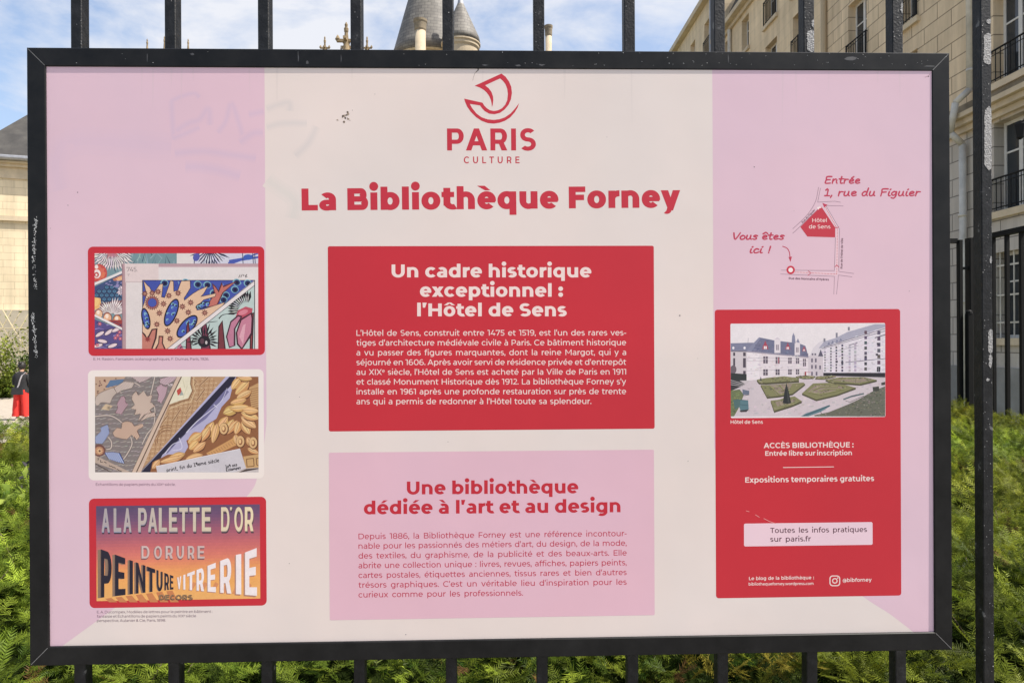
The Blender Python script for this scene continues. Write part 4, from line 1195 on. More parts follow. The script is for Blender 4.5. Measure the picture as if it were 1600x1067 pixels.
# 3: sign painter's letters against a sunset ground
p = Print(ly3, 0.3, crop=(110,760,4.64), window=None)
def XY(u, w):      # across, down -> enlargement
    return 185+(1373-185)*u+w*3, (141+(830-141)*w)*(1-u)+(128+(811-128)*w)*u
NX, NY = 44, 30
stops = ((0,(96,74,112)),(.12,(118,80,118)),(.28,(168,88,112)),(.42,(206,100,104)),(.55,(226,120,96)),(.68,(238,152,76)),(.82,(243,168,72)),(1,(242,176,84)))
def grad(t):
    for (a, ca), (b, cb) in zip(stops, stops[1:]):
        if t <= b: return mixc(ca, cb, (t-a)/(b-a))
    return stops[-1][1]
for i in range(NX):
    for k in range(NY):
        u, w = (i+.5)/NX, (k+.5)/NY
        t = w+.13*abs(u-.5)*(w-.4)+ (u-.5)*.10*(1-w)
        q = [XY(i/NX,k/NY),XY((i+1)/NX,k/NY),XY((i+1)/NX,(k+1)/NY),XY(i/NX,(k+1)/NY)]
        p.poly(q, grad(max(0,min(1,t))), False)
p.up()
# long painted shadows under the lower word
for i in range(7):
    x = 250+i*74; p.poly([(x,812-i*9),(x+44,806-i*9),(x+90,838),(x+30,838)], (206,126,66), True)
for i in range(6):
    x = 850+i*80; p.poly([(x,752+i*6),(x+30,756+i*6),(x+64,700+i*3),(x+40,690)], (222,140,80), True)
def word(txt, xs, top, bot, v, face, layers, shrink=None):
    """sides of all the letters first, then their faces"""
    for stage in (0, 1):
        for ch, (xa, xb) in zip(txt, xs):
            ta, tb, ba, bb_ = top(xa), top(xb), bot(xa), bot(xb)
            if ch == "'": ba, bb_ = ta+(ba-ta)*.3, tb+(bb_-tb)*.3
            q = [(xa,ta),(xb,tb),(xb,bb_),(xa,ba)]
            u = (xa-215)/1150
            sh = shrink(xa) if shrink else 1.0
            if stage == 0:
                for ox, oy, c in layers: p.warp(ch, [(a+ox*sh,b+oy*sh) for a,b in q], v, v*.62, c(u) if callable(c) else c)
            else: p.warp(ch, q, v, v*.62, face(u) if callable(face) else face)
top1 = [(225,283),(312,366),(383,440),(490,552),(562,628),(640,698),(714,774),(788,850),(862,935),(952,1018),(1092,1152),(1156,1172),(1188,1250),(1264,1326)]
word("ALAPALETTED'OR", top1, lambda x: 158-(x-225)*.010, lambda x: 326-(x-225)*.006, 176,
     lambda u: mixc((176,164,168),(240,222,176),u), [(4,18,(62,52,64)),(3,13,(70,60,72)),(2,8,lambda u: mixc((140,150,186),(150,120,110),u)),(1,4,lambda u: mixc((160,158,180),(190,160,130),u))])
for (xa, xb) in top1[:0]: pass
word('DORURE', [(515,572),(607,662),(690,742),(772,822),(852,898),(922,972)], lambda x: 430, lambda x: 520, 170, (206,182,178), [(-3,10,(116,74,84)),(-2,6,(132,92,96)),(-6,3,(150,110,112))])
word('PEINTURE', [(220,298),(322,398),(428,452),(474,543),(556,614),(626,668),(682,714),(722,746)], lambda x: 452+(x-215)*.37, lambda x: 806-(x-215)*.115, 190, (37,33,52), [(-24,4,(140,112,92)),(-18,3,(150,120,98)),(-12,2,(140,112,92)),(-6,1,(126,100,86))], lambda x: max(.18, 1-(x-215)/560))
word('VITRERIE', [(774,802),(818,832),(846,900),(914,968),(994,1054),(1086,1166),(1200,1238),(1266,1352)], lambda x: 656-(x-780)*.385+ (8 if x > 1200 else 0), lambda x: 742+(x-780)*.085, 200, (240,230,232), [(-12,12,(212,140,92)),(-9,8,(170,116,96)),(-5,4,(190,150,136))], lambda x: max(.35, (x-700)/560))
word('DECORS', [(642,678),(684,716),(724,752),(762,806),(812,846),(852,884)], lambda x: 783, lambda x: 818, 190, (150,118,84), [(-3,6,(92,62,44)),(2,4,(84,60,50))])
p.mute = .14; p.build('picture_print', c3, M_PICT)

def mottle(poly, n, cols, s=9):
    xs=[q[0] for q in poly]; ys=[q[1] for q in poly]
    for _ in range(n):
        x, y = AR.uniform(min(xs),max(xs)), AR.uniform(min(ys),max(ys))
        ins=False
        for i in range(len(poly)):
            (xa,ya),(xb,yb)=poly[i-1],poly[i]
            if (ya>y)!=(yb>y) and x < xa+(xb-xa)*(y-ya)/(yb-ya): ins = not ins
        if ins: p.ell(x,y,s*AR.uniform(.6,1.6),s*AR.uniform(.3,.7),jit(AR.choice(cols),8),AR.uniform(-20,20),7)
# 4: photograph of the garden front
p = Print(ly, 0.25, crop=(1130,500,5.926))
p.wrect((65,34), (1500,895), 0.002, (229,223,228))
p.win = (68,38,1497,891)
W_ = (224,214,221); W2 = (214,205,216); ROOF = (112,116,148); DK = (66,62,78)
p.poly([(65,250),(65,900),(1500,900),(1500,480),(930,490)],(196,186,192))
p.poly([(830,260),(880,210),(940,180),(1000,240),(960,300),(930,520),(800,520),(800,330)],(214,208,218))
p.poly([(920,500),(905,250),(1100,190),(1500,60),(1500,520),(930,505)],(220,214,226))
p.poly([(880,262),(930,200),(1040,165),(1150,110),(1410,36),(1500,36),(1500,66),(1100,196),(910,262)],(168,168,190))
mottle([(920,500),(905,255),(1100,195),(1497,66),(1497,500)], 220, ((208,202,216),(230,225,236),(200,194,208)), 12)
for a,b,w in (((930,250),(1500,78),6),((910,266),(1500,100),5),((1130,392),(1500,356),6),((1160,235),(1240,210),7),((1400,165),(1500,135),9),((1000,300),(1250,235),3)): p.line([a,b],w,(104,100,118))
for x,top_,n in ((940,290,8),(995,255,9),(1045,245,9),(1100,225,9),(1168,240,8),(1220,215,8),(1316,100,8),(1438,100,7)):
    for k in range(n):
        y = top_+k*(486-top_)/n; s_ = 8+(x-900)*.028; c = jit((118,112,130) if x in (1168,1220) else (88,84,100),14)
        if x in (1168,1220): c = jit((178,172,186),8)
        p.rect(x-s_*.62,y,x+s_*.62,y+s_*1.5,c,False)
p.up()
for x,y in ((1048,385),(1100,395),(1316,400),(1430,220),(1420,320),(1316,340),(1440,455)): p.rect(x-11,y-9,x+11,y+9,DK)
p.rect(1420,435,1450,480,(54,52,62)); p.rect(1432,437,1436,478,(150,146,160))
for x,y,h_ in ((1048,118,44),(935,170,32),(1160,64,34)): p.rect(x-9,y,x+9,y+h_,(128,128,146))
for x in (975,1010,1050,1085): p.poly([(x-14,230-(x-975)*.3),(x,200-(x-975)*.3),(x+14,222-(x-975)*.3)],(122,126,156))
p.poly([(925,488),(1497,488),(1497,530),(925,516)],(48,46,54))
p.poly([(780,330),(920,330),(925,520),(780,520)],(206,196,206)); p.poly([(876,336),(900,272),(924,336)],(92,90,112))
for x,y in ((820,355),(855,355),(820,415),(855,415),(895,420),(825,308),(850,308),(820,478),(862,478)): p.rect(x-8,y,x+8,y+36 if y > 340 else y+18,(112,104,124))
p.poly([(65,215),(240,210),(300,210),(300,300),(65,300)],(124,128,158)); p.poly([(65,282),(222,284),(222,560),(65,560)],(206,196,202)); p.line([(65,288),(222,290)],9,(96,92,118))
for x,y,w,h_ in ((100,300,9,32),(195,300,12,34),(100,352,9,88),(195,352,13,88),(100,470,9,40),(195,470,12,60)): p.rect(x-w,y,x+w,y+h_,(84,74,88))
for x in (92,196): p.ell(x,258,11,13,(232,228,236),0,8)
p.poly([(216,288),(784,340),(784,520),(340,545),(216,560)],W_); p.poly([(216,288),(330,288),(330,552),(216,560)],(230,222,228))
p.poly([(210,286),(330,160),(480,190),(700,215),(760,240),(788,340)],ROOF); p.poly([(210,286),(330,160),(345,165),(260,290)],(134,138,168)); p.line([(214,292),(786,345)],9,(150,140,160))
mottle([(220,300),(780,345),(780,515),(340,540),(220,555)], 150, ((214,203,210),(230,222,228),(205,196,204)), 11)
mottle([(330,170),(480,195),(700,220),(770,260),(780,330),(240,285)], 110, ((98,102,134),(128,132,162),(110,112,140)), 9)
for a,b in (((216,350),(784,352)),((216,470),(784,452)),((216,380),(784,380))): p.line([a,b],4,(190,180,192))
for x,t,h_ in ((390,336,66),(502,342,62),(616,348,56),(686,352,52),(750,358,70)):
    w = 21-(x-390)*.02
    p.rect(x-w,t,x+w,t+h_,(104,92,108)); p.line([(x,t),(x,t+h_)],5,(200,190,200)); p.line([(x-w,t+h_*.4),(x+w,t+h_*.4)],5,(200,190,200))
    if x == 502: p.rect(x+4,t+6,x+14,t+h_-4,(178,92,108))
    if x < 740: p.rect(x-w,455,x+w,512-(x-390)*.03,(98,88,102)); p.line([(x,455),(x,510)],5,(196,186,196)); p.line([(x-w,480),(x+w,480)],4,(196,186,196))
for x,y,w in ((388,270,30),(596,272,24),(746,288,18)):
    p.poly([(x-w,y),(x,y-w*2.7),(x+w,y)],(176,62,86)); p.rect(x-w*.75,y-w*1.2,x+w*.75,y,(176,66,90)); p.rect(x-w*.45,y-w*.95,x+w*.45,y-2,(238,226,230)); p.line([(x,y-w),(x,y)],3,(176,66,90))
for x,t,b,w in ((500,180,305,28),(684,205,325,25)): p.rect(x-w,t,x+w,b,(222,214,222)); p.rect(x-w*.45,t+48,x+w*.45,b-26,(140,128,144)); p.line([(x,t+48),(x,b-26)],4,(222,214,222)); p.poly([(x-w,t),(x,t-22),(x+w,t)],(208,200,212))
p.poly([(632,210),(636,150),(648,118),(662,150),(668,214)],(132,136,166)); p.poly([(676,205),(690,168),(706,212)],(132,136,166)); p.line([(228,210),(230,165)],5,(168,166,180))
p.rect(752,478,766,516,(172,52,66)); p.line([(766,482),(810,480)],4,(200,120,130))
for x, q in ((86,36),(92,28)): p.ell(x,430+q,30,40,(112,98,108),0,12)
p.poly([(65,490),(215,500),(215,560),(65,560)],(52,58,58)); p.poly([(65,545),(150,560),(215,600),(170,650),(65,660)],(64,62,66))
for i in range(3): p.line([(65,556+i*20),(212,596+i*10)],5,(186,180,184))
PATH=(206,193,201)
p.poly([(65,660),(215,590),(260,556),(780,520),(940,516),(1500,545),(1500,900),(65,900)],PATH)
mottle([(230,590),(780,525),(940,520),(1490,548),(1490,890),(200,890)], 260, ((198,186,194),(214,202,209),(190,178,186)), 12)
def hedgebox(top_, d, c1_, c2_):
    lo = [(x,y+d) for x,y in top_]
    for i in range(len(top_)):
        j = (i+1)%len(top_)
        p.poly([top_[i],top_[j],lo[j],lo[i]], c2_, True)
    p.poly(top_, c1_)
HG=(132,132,84); HD=(84,82,56); HC=((112,108,84),(148,146,100),(96,92,72),(158,150,116))
for poly, d in (([(310,552),(400,535),(560,520),(700,535),(700,560),(400,580),(330,578)],18),([(670,522),(760,512),(850,520),(830,538),(740,540)],8),([(860,522),(1000,515),(1040,522),(930,545),(850,542)],8),([(945,552),(1080,530),(1300,528),(1420,555),(1270,592),(1000,575)],16),
               ([(345,600),(420,600),(740,578),(756,590),(640,680),(520,700),(405,712)],16),([(728,678),(830,586),(960,580),(1130,600),(1225,626),(1050,690),(860,735)],16),([(438,745),(520,735),(560,720),(660,705),(726,750),(630,790),(470,840)],18)):
    hedgebox(poly, d, HG, HD); mottle(poly, 46, HC)
for poly in ([(420,604),(640,590),(600,660),(500,690)],[(780,665),(850,605),(1080,612),(1140,630),(900,700)],[(480,755),(560,740),(660,730),(680,750),(500,800)],[(1000,555),(1280,540),(1380,556),(1250,580)]): p.poly(poly,(150,134,118)); mottle(poly, 60, ((128,128,84),(166,150,130),(104,102,70),(150,150,96)))
for st in ([(790,670),(900,690),(1120,640)],[(830,650),(900,620),(1060,620)],[(900,660),(940,640),(1090,640)],[(430,610),(520,690)],[(520,600),(560,650)]): p.line(st, 13, (112,112,66)); p.line([(a,b-4) for a,b in st], 5, (158,158,104))
p.poly([(550,768),(566,660),(584,582),(604,660),(628,768),(590,776)],(46,50,52)); p.poly([(584,600),(600,680),(612,760),(596,760)],(66,70,68)); p.poly([(338,560),(346,520),(356,560)],(60,60,64))
p.poly([(65,655),(150,640),(190,690),(150,800),(100,890),(65,895)],(110,122,80)); mottle([(65,655),(150,640),(190,690),(150,800),(65,890)], 50, ((124,140,80),(88,100,66),(140,150,92)))
TEAL=(84,126,138)
for q in ([(120,735),(230,745),(235,830),(160,838)],): p.poly(q,TEAL); p.line([(120,735),(230,745)],6,(60,96,110)); p.line([(145,780),(234,790)],5,(60,96,110)); p.poly([(150,836),(236,826),(214,850),(160,852)],(66,60,66))
p.poly([(176,640),(240,655),(238,690),(180,690)],(104,116,140)); p.line([(180,700),(240,690)],5,(80,76,90)); p.poly([(90,740),(160,735),(150,800),(110,830)],(76,112,112))
p.poly([(700,900),(760,865),(980,785),(990,796),(900,850),(760,900)],TEAL); p.line([(740,890),(985,790)],7,(58,86,98)); p.line([(900,850),(930,890)],5,(80,72,80))
p.line([(1110,735),(1180,708),(1300,680)],14,(92,112,118)); p.line([(1130,745),(1170,760),(1300,700)],5,(90,84,92)); p.line([(1180,705),(1240,690)],5,(58,66,76))
GB=[(840,880),(980,850),(1130,790),(1240,740),(1370,665),(1500,610),(1500,900),(850,900)]
p.poly(GB,(104,106,92)); mottle(GB, 420, ((88,94,76),(124,124,106),(140,132,122),(78,82,70),(112,116,92)), 8)
p.poly([(1380,620),(1440,612),(1440,655),(1385,660)],(70,72,66)); p.poly([(1460,580),(1500,570),(1500,600),(1462,604)],(70,72,66))
p.mute = .2; p.build('garden_photo_print', vb, M_PICT)
# ------------------------------------------------------------------ ground
GZ = -0.60
m_ground = simple('garden_soil', (0.10,0.095,0.05), 0.95, scale=0.8, col2=(0.16,0.17,0.06), bump=0.5, bscale=6)
m_pave = simple('street_pavement', (0.24,0.225,0.20), 0.9, var=0.18, scale=3, bump=0.2, bscale=120)
m_path = simple('pale_gravel', (0.36,0.31,0.25), 0.95, var=0.16, scale=5, bump=0.4, bscale=40)
g = MB().add([(-400,1.24,GZ),(400,1.24,GZ),(400,700,GZ),(-400,700,GZ)], [(0,1,2,3)]).build('garden_ground', m_ground); tag(g, kind='structure')
g = MB().add([(-400,-300,0),(400,-300,0),(400,1.0,0),(-400,1.0,0)], [(0,1,2,3)]).build('pavement', m_pave); tag(g, kind='structure')
g = MB().add([(-40,10.5,GZ+.004),(6,10.5,GZ+.004),(6,27.6,GZ+.004),(-40,27.6,GZ+.004)], [(0,1,2,3)]).build('gravel_path', m_path); tag(g, kind='structure')
m_kerb = simple('plinth_stone', (0.34,0.31,0.27), 0.85, var=0.15, scale=6, bump=0.3, bscale=30)
w = MB().box(-30,30,0.98,1.26,GZ-.2,0.42).build('plinth_wall', m_kerb); tag(w, 'low pale stone wall carrying the black railings', 'wall')

# ------------------------------------------------------------------ railings
m_iron, nt, bs = mat_new('black_iron_paint')
tc = nt.nodes.new('ShaderNodeTexCoord')
n1 = nt.nodes.new('ShaderNodeTexNoise'); n1.inputs['Scale'].default_value = 55; n1.inputs['Detail'].default_value = 6
r1 = nt.nodes.new('ShaderNodeValToRGB')
r1.color_ramp.elements[0].position = 0.45; r1.color_ramp.elements[0].color = (0.005,0.005,0.0055,1)
r1.color_ramp.elements[1].position = 0.66; r1.color_ramp.elements[1].color = (0.016,0.016,0.017,1)
e = r1.color_ramp.elements.new(0.70); e.color = (0.13,0.127,0.124,1)
nt.links.new(tc.outputs['Object'], n1.inputs['Vector']); nt.links.new(n1.outputs['Fac'], r1.inputs['Fac']); nt.links.new(r1.outputs['Color'], bs.inputs['Base Color'])
bs.inputs['Roughness'].default_value = 0.5; bs.inputs['Specular IOR Level'].default_value = 0.3
n2 = nt.nodes.new('ShaderNodeTexNoise'); n2.inputs['Scale'].default_value = 260; n2.inputs['Detail'].default_value = 3
bp = nt.nodes.new('ShaderNodeBump'); bp.inputs['Strength'].default_value = 0.35; bp.inputs['Distance'].default_value = 0.002
nt.links.new(tc.outputs['Object'], n2.inputs['Vector']); nt.links.new(n2.outputs['Fac'], bp.inputs['Height']); nt.links.new(bp.outputs['Normal'], bs.inputs['Normal'])
m_bare = simple('bare_primer_and_glint', (0.20,0.195,0.19), 0.8, scale=300, col2=(0.42,0.41,0.40), detail=3, bump=0.6, bscale=400)
FY = 1.081; BW = 0.0178; BDp = 0.021
fence = empty('iron_railing', (0, FY, 0.42), 'tall black square-bar railing with flaking paint behind the board', 'railing')
barx = lambda i: (-0.6229+0.1384*i)*FY
rb_ = MB()
bars = {}
for i in range(-6, 18):
    x = barx(i)
    bars[i] = MB().rbox(x-BW/2, x+BW/2, FY, FY+BDp, 0.42, 2.62, 0.0012).build('bar', m_iron, fence)
for z in (0.55, 2.50):
    MB().box(barx(-6)-.05, barx(17)+.05, FY+.002, FY+BDp-.002, z-.02, z+.02).build('rail', m_iron, fence)
def patch(i, px0, y0, px1, y1, n=30, jag=1.4):
    """a flake where paint is gone from the front of a bar"""
    L, Rr = [], []
    for k in range(n+1):
        y = y0+(y1-y0)*k/n
        e = min(1, min(k, n-k)/2.5)
        xm = (px0+px1)/2
        L.append((xm+(px0-xm)*e+random.uniform(-jag, jag)*.5, y)); Rr.append((xm+(px1-xm)*e+random.uniform(-jag, jag)*.5, y))
    x = barx(i); xl, xr = x-BW/2+.0007, x+BW/2-.0007
    vs = []
    for q in L+Rr:
        p = at(q[0], q[1], FY); vs.append((min(max(p.x, xl), xr), FY-0.0004, p.z))
    m = n+1
    fs = [(k, m+k, m+k+1, k+1) for k in range(n)]
    mesh_obj('bare_patch', vs, [tuple(reversed(f)) for f in fs], m_bare, bars[i])
patch(8, 1261, 47, 1275, 82); patch(8, 1268, 30, 1275, 44, 10)
patch(9, 1407, 4, 1411, 22, 10)
patch(10, 1537, 52, 1551, 102); patch(10, 1538, 166, 1552, 267); patch(10, 1544, 514, 1552, 552); patch(10, 1545, 552, 1550, 575, 12); patch(10, 1541, 30, 1549, 38, 8)
patch(10, 1546, 400, 1550, 412, 8); patch(10, 1540, 590, 1546, 596, 6); patch(9, 1402, 14, 1404, 19, 5)
flk = {}
for i, n_ in ((-1,10),(0,14),(1,14),(2,16),(3,6),(4,6),(5,12),(6,8),(8,60),(9,40),(10,130)):
    mb = MB()
    for k in range(n_):
        x = barx(i)+random.uniform(-.45,.45)*BW
        z = random.uniform(2.03, 2.2) if i < 10 else random.uniform(1.0, 2.2)
        if i in (0,1,2) and random.random() < .7: x = barx(i)+BW*.46  # on these left bars, flecks lined along the edge draw its highlight
        r = random.uniform(.0002,.0008)
        mb.add([(x+r*random.uniform(.5,1.4)*math.cos(-t), FY-.0003, z+r*random.uniform(.6,1.9)*math.sin(-t)) for t in (0,1.2,2.4,3.6,5)][::-1], [(0,1,2,3,4)])
    tag(mb.build('paint_fleck_glint', m_bare, bars[i]), kind='stuff')
# clamps that carry the board
for i in (1, 8):
    for z in (1.22, 1.94):
        MB().box(barx(i)-.02, barx(i)+.02, YF+.030, FY+BDp+.004, z-.012, z+.012).build('clamp', m_iron, board)

# ------------------------------------------------------------------ leaves
def leaf_mat(name, trans=0.35, rough=0.5):
    m, nt, b = mat_new(name)
    a = nt.nodes.new('ShaderNodeAttribute'); a.attribute_name = 'print'
    b.inputs['Roughness'].default_value = rough
    b.inputs['Specular IOR Level'].default_value = 0.12
    nt.links.new(a.outputs['Color'], b.inputs['Base Color'])
    t = nt.nodes.new('ShaderNodeBsdfTranslucent'); nt.links.new(a.outputs['Color'], t.inputs['Color'])
    mx = nt.nodes.new('ShaderNodeMixShader'); mx.inputs[0].default_value = trans
    out = nt.nodes['Material Output']
    nt.links.new(b.outputs[0], mx.inputs[1]); nt.links.new(t.outputs[0], mx.inputs[2]); nt.links.new(mx.outputs[0], out.inputs['Surface'])
    return m
M_LEAF = leaf_mat('foliage')
m_twig = simple('twig_bark', (0.15,0.11,0.07), 0.9, var=0.3, scale=20)

def cloud_mesh(name, protos, pos, rot, scl, cols, mat, parent=None):
    """many small leaf sprays joined into one mesh; protos = list of (verts Nx3, tris Mx3, shade M)"""
    V, T, C = [], [], []
    base = 0
    which = rng.integers(0, len(protos), len(pos))
    for k, (pv, pt, ps) in enumerate(protos):
        ix = np.nonzero(which == k)[0]
        if not len(ix): continue
        vv = np.einsum('nij,mj->nmi', rot[ix]*scl[ix][:, None, None], pv)+pos[ix][:, None, :]
        n, m = len(ix), len(pv)
        tt = pt[None]+(np.arange(n)*m)[:, None, None]+base
        V.append(vv.reshape(-1, 3)); T.append(tt.reshape(-1, 3))
        C.append((cols[ix][:, None, :]*ps[None, :, None]).reshape(-1, 3))
        base += n*m
    V = np.concatenate(V); T = np.concatenate(T); C = np.concatenate(C)
    off = Vector((0,0,0)); p = parent
    while p is not None: off += p.location; p = p.parent
    V = V-np.array(off)
    me = bpy.data.meshes.new(name)
    me.vertices.add(len(V)); me.vertices.foreach_set('co', V.astype(np.float32).ravel())
    me.loops.add(len(T)*3); me.loops.foreach_set('vertex_index', T.astype(np.int32).ravel())
    me.polygons.add(len(T)); me.polygons.foreach_set('loop_start', (np.arange(len(T))*3).astype(np.int32))
    a = me.color_attributes.new('print', 'FLOAT_COLOR', 'CORNER')
    c4 = np.ones((len(T)*3, 4), np.float32); c4[:, :3] = np.repeat(C, 3, axis=0)
    a.data.foreach_set('color', c4.ravel())
    me.materials.append(mat)
    me.update(calc_edges=True); me.validate()
    return link(bpy.data.objects.new(name, me), parent)

def rot_from(dirs, spin):
    """rotation matrices whose y axis follows dirs"""
    d = dirs/np.linalg.norm(dirs, axis=1, keepdims=True)
    up = np.tile(np.array([0,0,1.0]), (len(d),1)); up[np.abs(d[:,2]) > .97] = (1,0,0)
    s_ = np.cross(d, up); s_ /= np.linalg.norm(s_, axis=1, keepdims=True)
    n = np.cross(s_, d)
    c, q = np.cos(spin)[:,None], np.sin(spin)[:,None]
    s2, n2 = s_*c+n*q, n*c-s_*q
    return np.stack([s2, d, n2], axis=2)

def yew_proto(L, n, seed, needle=.021):
    r = random.Random(seed); v, t, sh = [], [], []
    def tri(a, b, c, s): t.append((len(v),len(v)+1,len(v)+2)); v.extend((a,b,c)); sh.append(s)
    def spray(o, ang, L, n, lift):
        c, s_ = math.cos(ang), math.sin(ang)
        def W(x, y, z): return (o[0]+x*c+y*s_, o[1]-x*s_+y*c, o[2]+z)
        tri(W(-.0011,0,0), W(.0011,0,0), W(0,L,lift), .55)
        for i in range(n):
            y = L*(.06+.92*i/n); z = lift*(y/L)**1.5
            ln = needle*(1.05-.45*(i/n))*r.uniform(.85,1.15)
            for sg in (-1, 1):
                a = R(r.uniform(42,62)); zz = r.uniform(-.004,.007)
                tx, ty = sg*ln*math.sin(a), ln*math.cos(a)
                w = .0021
                tri(W(sg*.0005,y-w,z), W(sg*.0005,y+w,z), W(tx,y+ty,z+zz), r.uniform(.82,1.18))
    spray((0,0,0), 0, L, n, L*.15)
    for k in range(2):
        y = L*r.uniform(.2,.55); spray((0,y,L*.04), r.choice((-1,1))*R(r.uniform(35,55)), L*.5, n//2, L*.05)
    return np.array(v), np.array(t), np.array(sh)
YEW = [yew_proto(r_, n_, s_) for r_, n_, s_ in ((.085,13,1),(.10,15,2),(.07,11,3),(.11,16,4),(.09,13,5))]
YEWF = [yew_proto(r_, n_, s_, .027) for r_, n_, s_ in ((.10,9,6),(.12,10,7),(.09,8,8))]

def vnoise(x, y, s):
    return (np.sin(x*s*1.3+1.7*np.sin(y*s*.9))+np.sin(y*s*1.7+1.3*np.sin(x*s*1.1+2))+np.sin((x+y)*s*.8+.6))/3

def hedge_z(x, y):
    return 0.84+0.042*(y-1.35)+0.10*np.clip(-1.2-x,0,1)+0.035*vnoise(x,y,2.3)+0.030*vnoise(x+5,y+2,6.1)+0.030*vnoise(x+1,y+7,17.0)+0.016*vnoise(x+3,y,37.0)-np.clip(1.52-y,0,1)*.9-np.clip(x-4.1,0,1)*1.2
hx0, hx1 = -5.2, 4.42
def far(x): return np.where(x < -1.5, 4.5, np.where(x < 0.5, 4.5+(x+1.5)*.7, 5.95))
hedge = empty('yew_hedge', (0, 3.4, GZ), 'broad clipped green yew hedge behind the railings and below the board', 'hedge')
def scatter(n, y0, y1, drop, xa=hx0, xb=hx1):
    x = rng.uniform(xa, xb, n); y = rng.uniform(y0, y1, n)
    k = y < far(x); x, y = x[k], y[k]
    return np.stack([x, y, hedge_z(x,y)-rng.uniform(0, 1, len(x))**1.3*drop], 1)
def yew_layer(name, pts, protos, smin, smax, upness, cbase, cvar):
    keep = vnoise(pts[:,0]+2, pts[:,1], 12.0)*.8+vnoise(pts[:,0], pts[:,1]+4, 29.0)+rng.uniform(-.5,.5,len(pts)) > -.45      # hollows between the shoots
    pts = pts[keep]; n = len(pts)
    az = rng.uniform(0, 2*np.pi, n); el = rng.uniform(*upness, n)
    # sprays at the front face hang towards the street
    front = np.clip((1.62-pts[:,1])/.3, 0, 1)
    d = np.stack([np.cos(az)*np.cos(el), np.sin(az)*np.cos(el), np.sin(el)], 1)
    d[:,1] -= front*.8; d[:,2] -= front*.25
    rot = rot_from(d, rng.uniform(-.7,.7,n))
    clump = vnoise(pts[:,0]*1.0, pts[:,1], 3.1)[:,None]*.14+vnoise(pts[:,0], pts[:,1]+9, 9.0)[:,None]*.12
    hi = (pts[:,2]-hedge_z(pts[:,0],pts[:,1]))[:,None]        # sprays are paler at the surface, darker with depth
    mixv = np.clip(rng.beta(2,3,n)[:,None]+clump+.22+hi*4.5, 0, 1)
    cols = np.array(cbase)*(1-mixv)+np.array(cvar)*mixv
    big = vnoise(pts[:,0]+11, pts[:,1]+3, 1.6)[:,None]
    cols *= np.exp(rng.normal(scale=.36, size=(n,1))+.22*big)
    cols[:,0] *= (1-.16*big[:,0])
    dead = rng.random(n) < .018; cols[dead] = np.array((.16,.085,.03))*rng.uniform(.5,1.2,(dead.sum(),1))
    yel = (np.abs(pts[:,0]-.60) < .16)&(pts[:,1] < 1.75)&(rng.random(n) < .45)
    cols[yel] = np.array((.24,.20,.03))*rng.uniform(.7,1.1,(yel.sum(),1))
    return cloud_mesh(name, protos, pts, rot, rng.uniform(smin, smax, n), cols, M_LEAF, hedge)
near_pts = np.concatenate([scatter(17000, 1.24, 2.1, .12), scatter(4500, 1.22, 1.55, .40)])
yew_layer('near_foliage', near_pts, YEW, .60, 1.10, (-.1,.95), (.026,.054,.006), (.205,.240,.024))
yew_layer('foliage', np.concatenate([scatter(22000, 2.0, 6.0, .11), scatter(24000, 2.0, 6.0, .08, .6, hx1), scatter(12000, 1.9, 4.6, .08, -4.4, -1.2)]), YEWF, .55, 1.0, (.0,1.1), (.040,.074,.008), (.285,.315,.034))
# odd bare shoots standing clear of the clipped surface
tw = MB()
for k in range(260):
    x = random.uniform(hx0+.2, hx1-.2); y = random.uniform(1.3, float(far(np.array(x)))-.1); z = float(hedge_z(np.array(x), np.array(y)))
    a = random.uniform(0, 6.28); L_ = random.uniform(.05, .16)
    tw.bar((x,y,z-.10), (x+L_*.7*math.cos(a), y+L_*.7*math.sin(a), z+L_*.45-.03), .0022, 4, .0010)
tw.build('bare_shoots', m_twig, hedge)
# near-black sheet inside; its colour paints the shade in the gaps
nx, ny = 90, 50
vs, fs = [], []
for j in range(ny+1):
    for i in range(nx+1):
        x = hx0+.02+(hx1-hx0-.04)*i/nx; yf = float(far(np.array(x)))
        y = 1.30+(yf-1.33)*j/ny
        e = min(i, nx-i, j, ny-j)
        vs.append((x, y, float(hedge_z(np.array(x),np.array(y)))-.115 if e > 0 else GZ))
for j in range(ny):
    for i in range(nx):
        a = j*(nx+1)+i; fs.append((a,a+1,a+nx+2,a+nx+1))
mesh_obj('dark_core', vs, fs, simple('hedge_gap_shade', (0.006,0.010,0.003), 1.0, scale=30, col2=(0.014,0.020,0.005), spec=0.0), hedge)

def leaf_proto(L, W, seed, fold=.25):
    r = random.Random(seed)
    v = [(0,0,0),(W*.5,L*.45,W*fold),(0,L*.5,0),(-W*.5,L*.45,W*fold),(0,L,-L*.12*r.uniform(.5,2))]
    return np.array(v), np.array([(0,1,2),(0,2,3),(2,1,4),(3,2,4)]), np.array([1,.92,1.05,.96])
BROAD = [leaf_proto(1.0,.55,1),leaf_proto(1.1,.5,2),leaf_proto(.9,.62,3)]

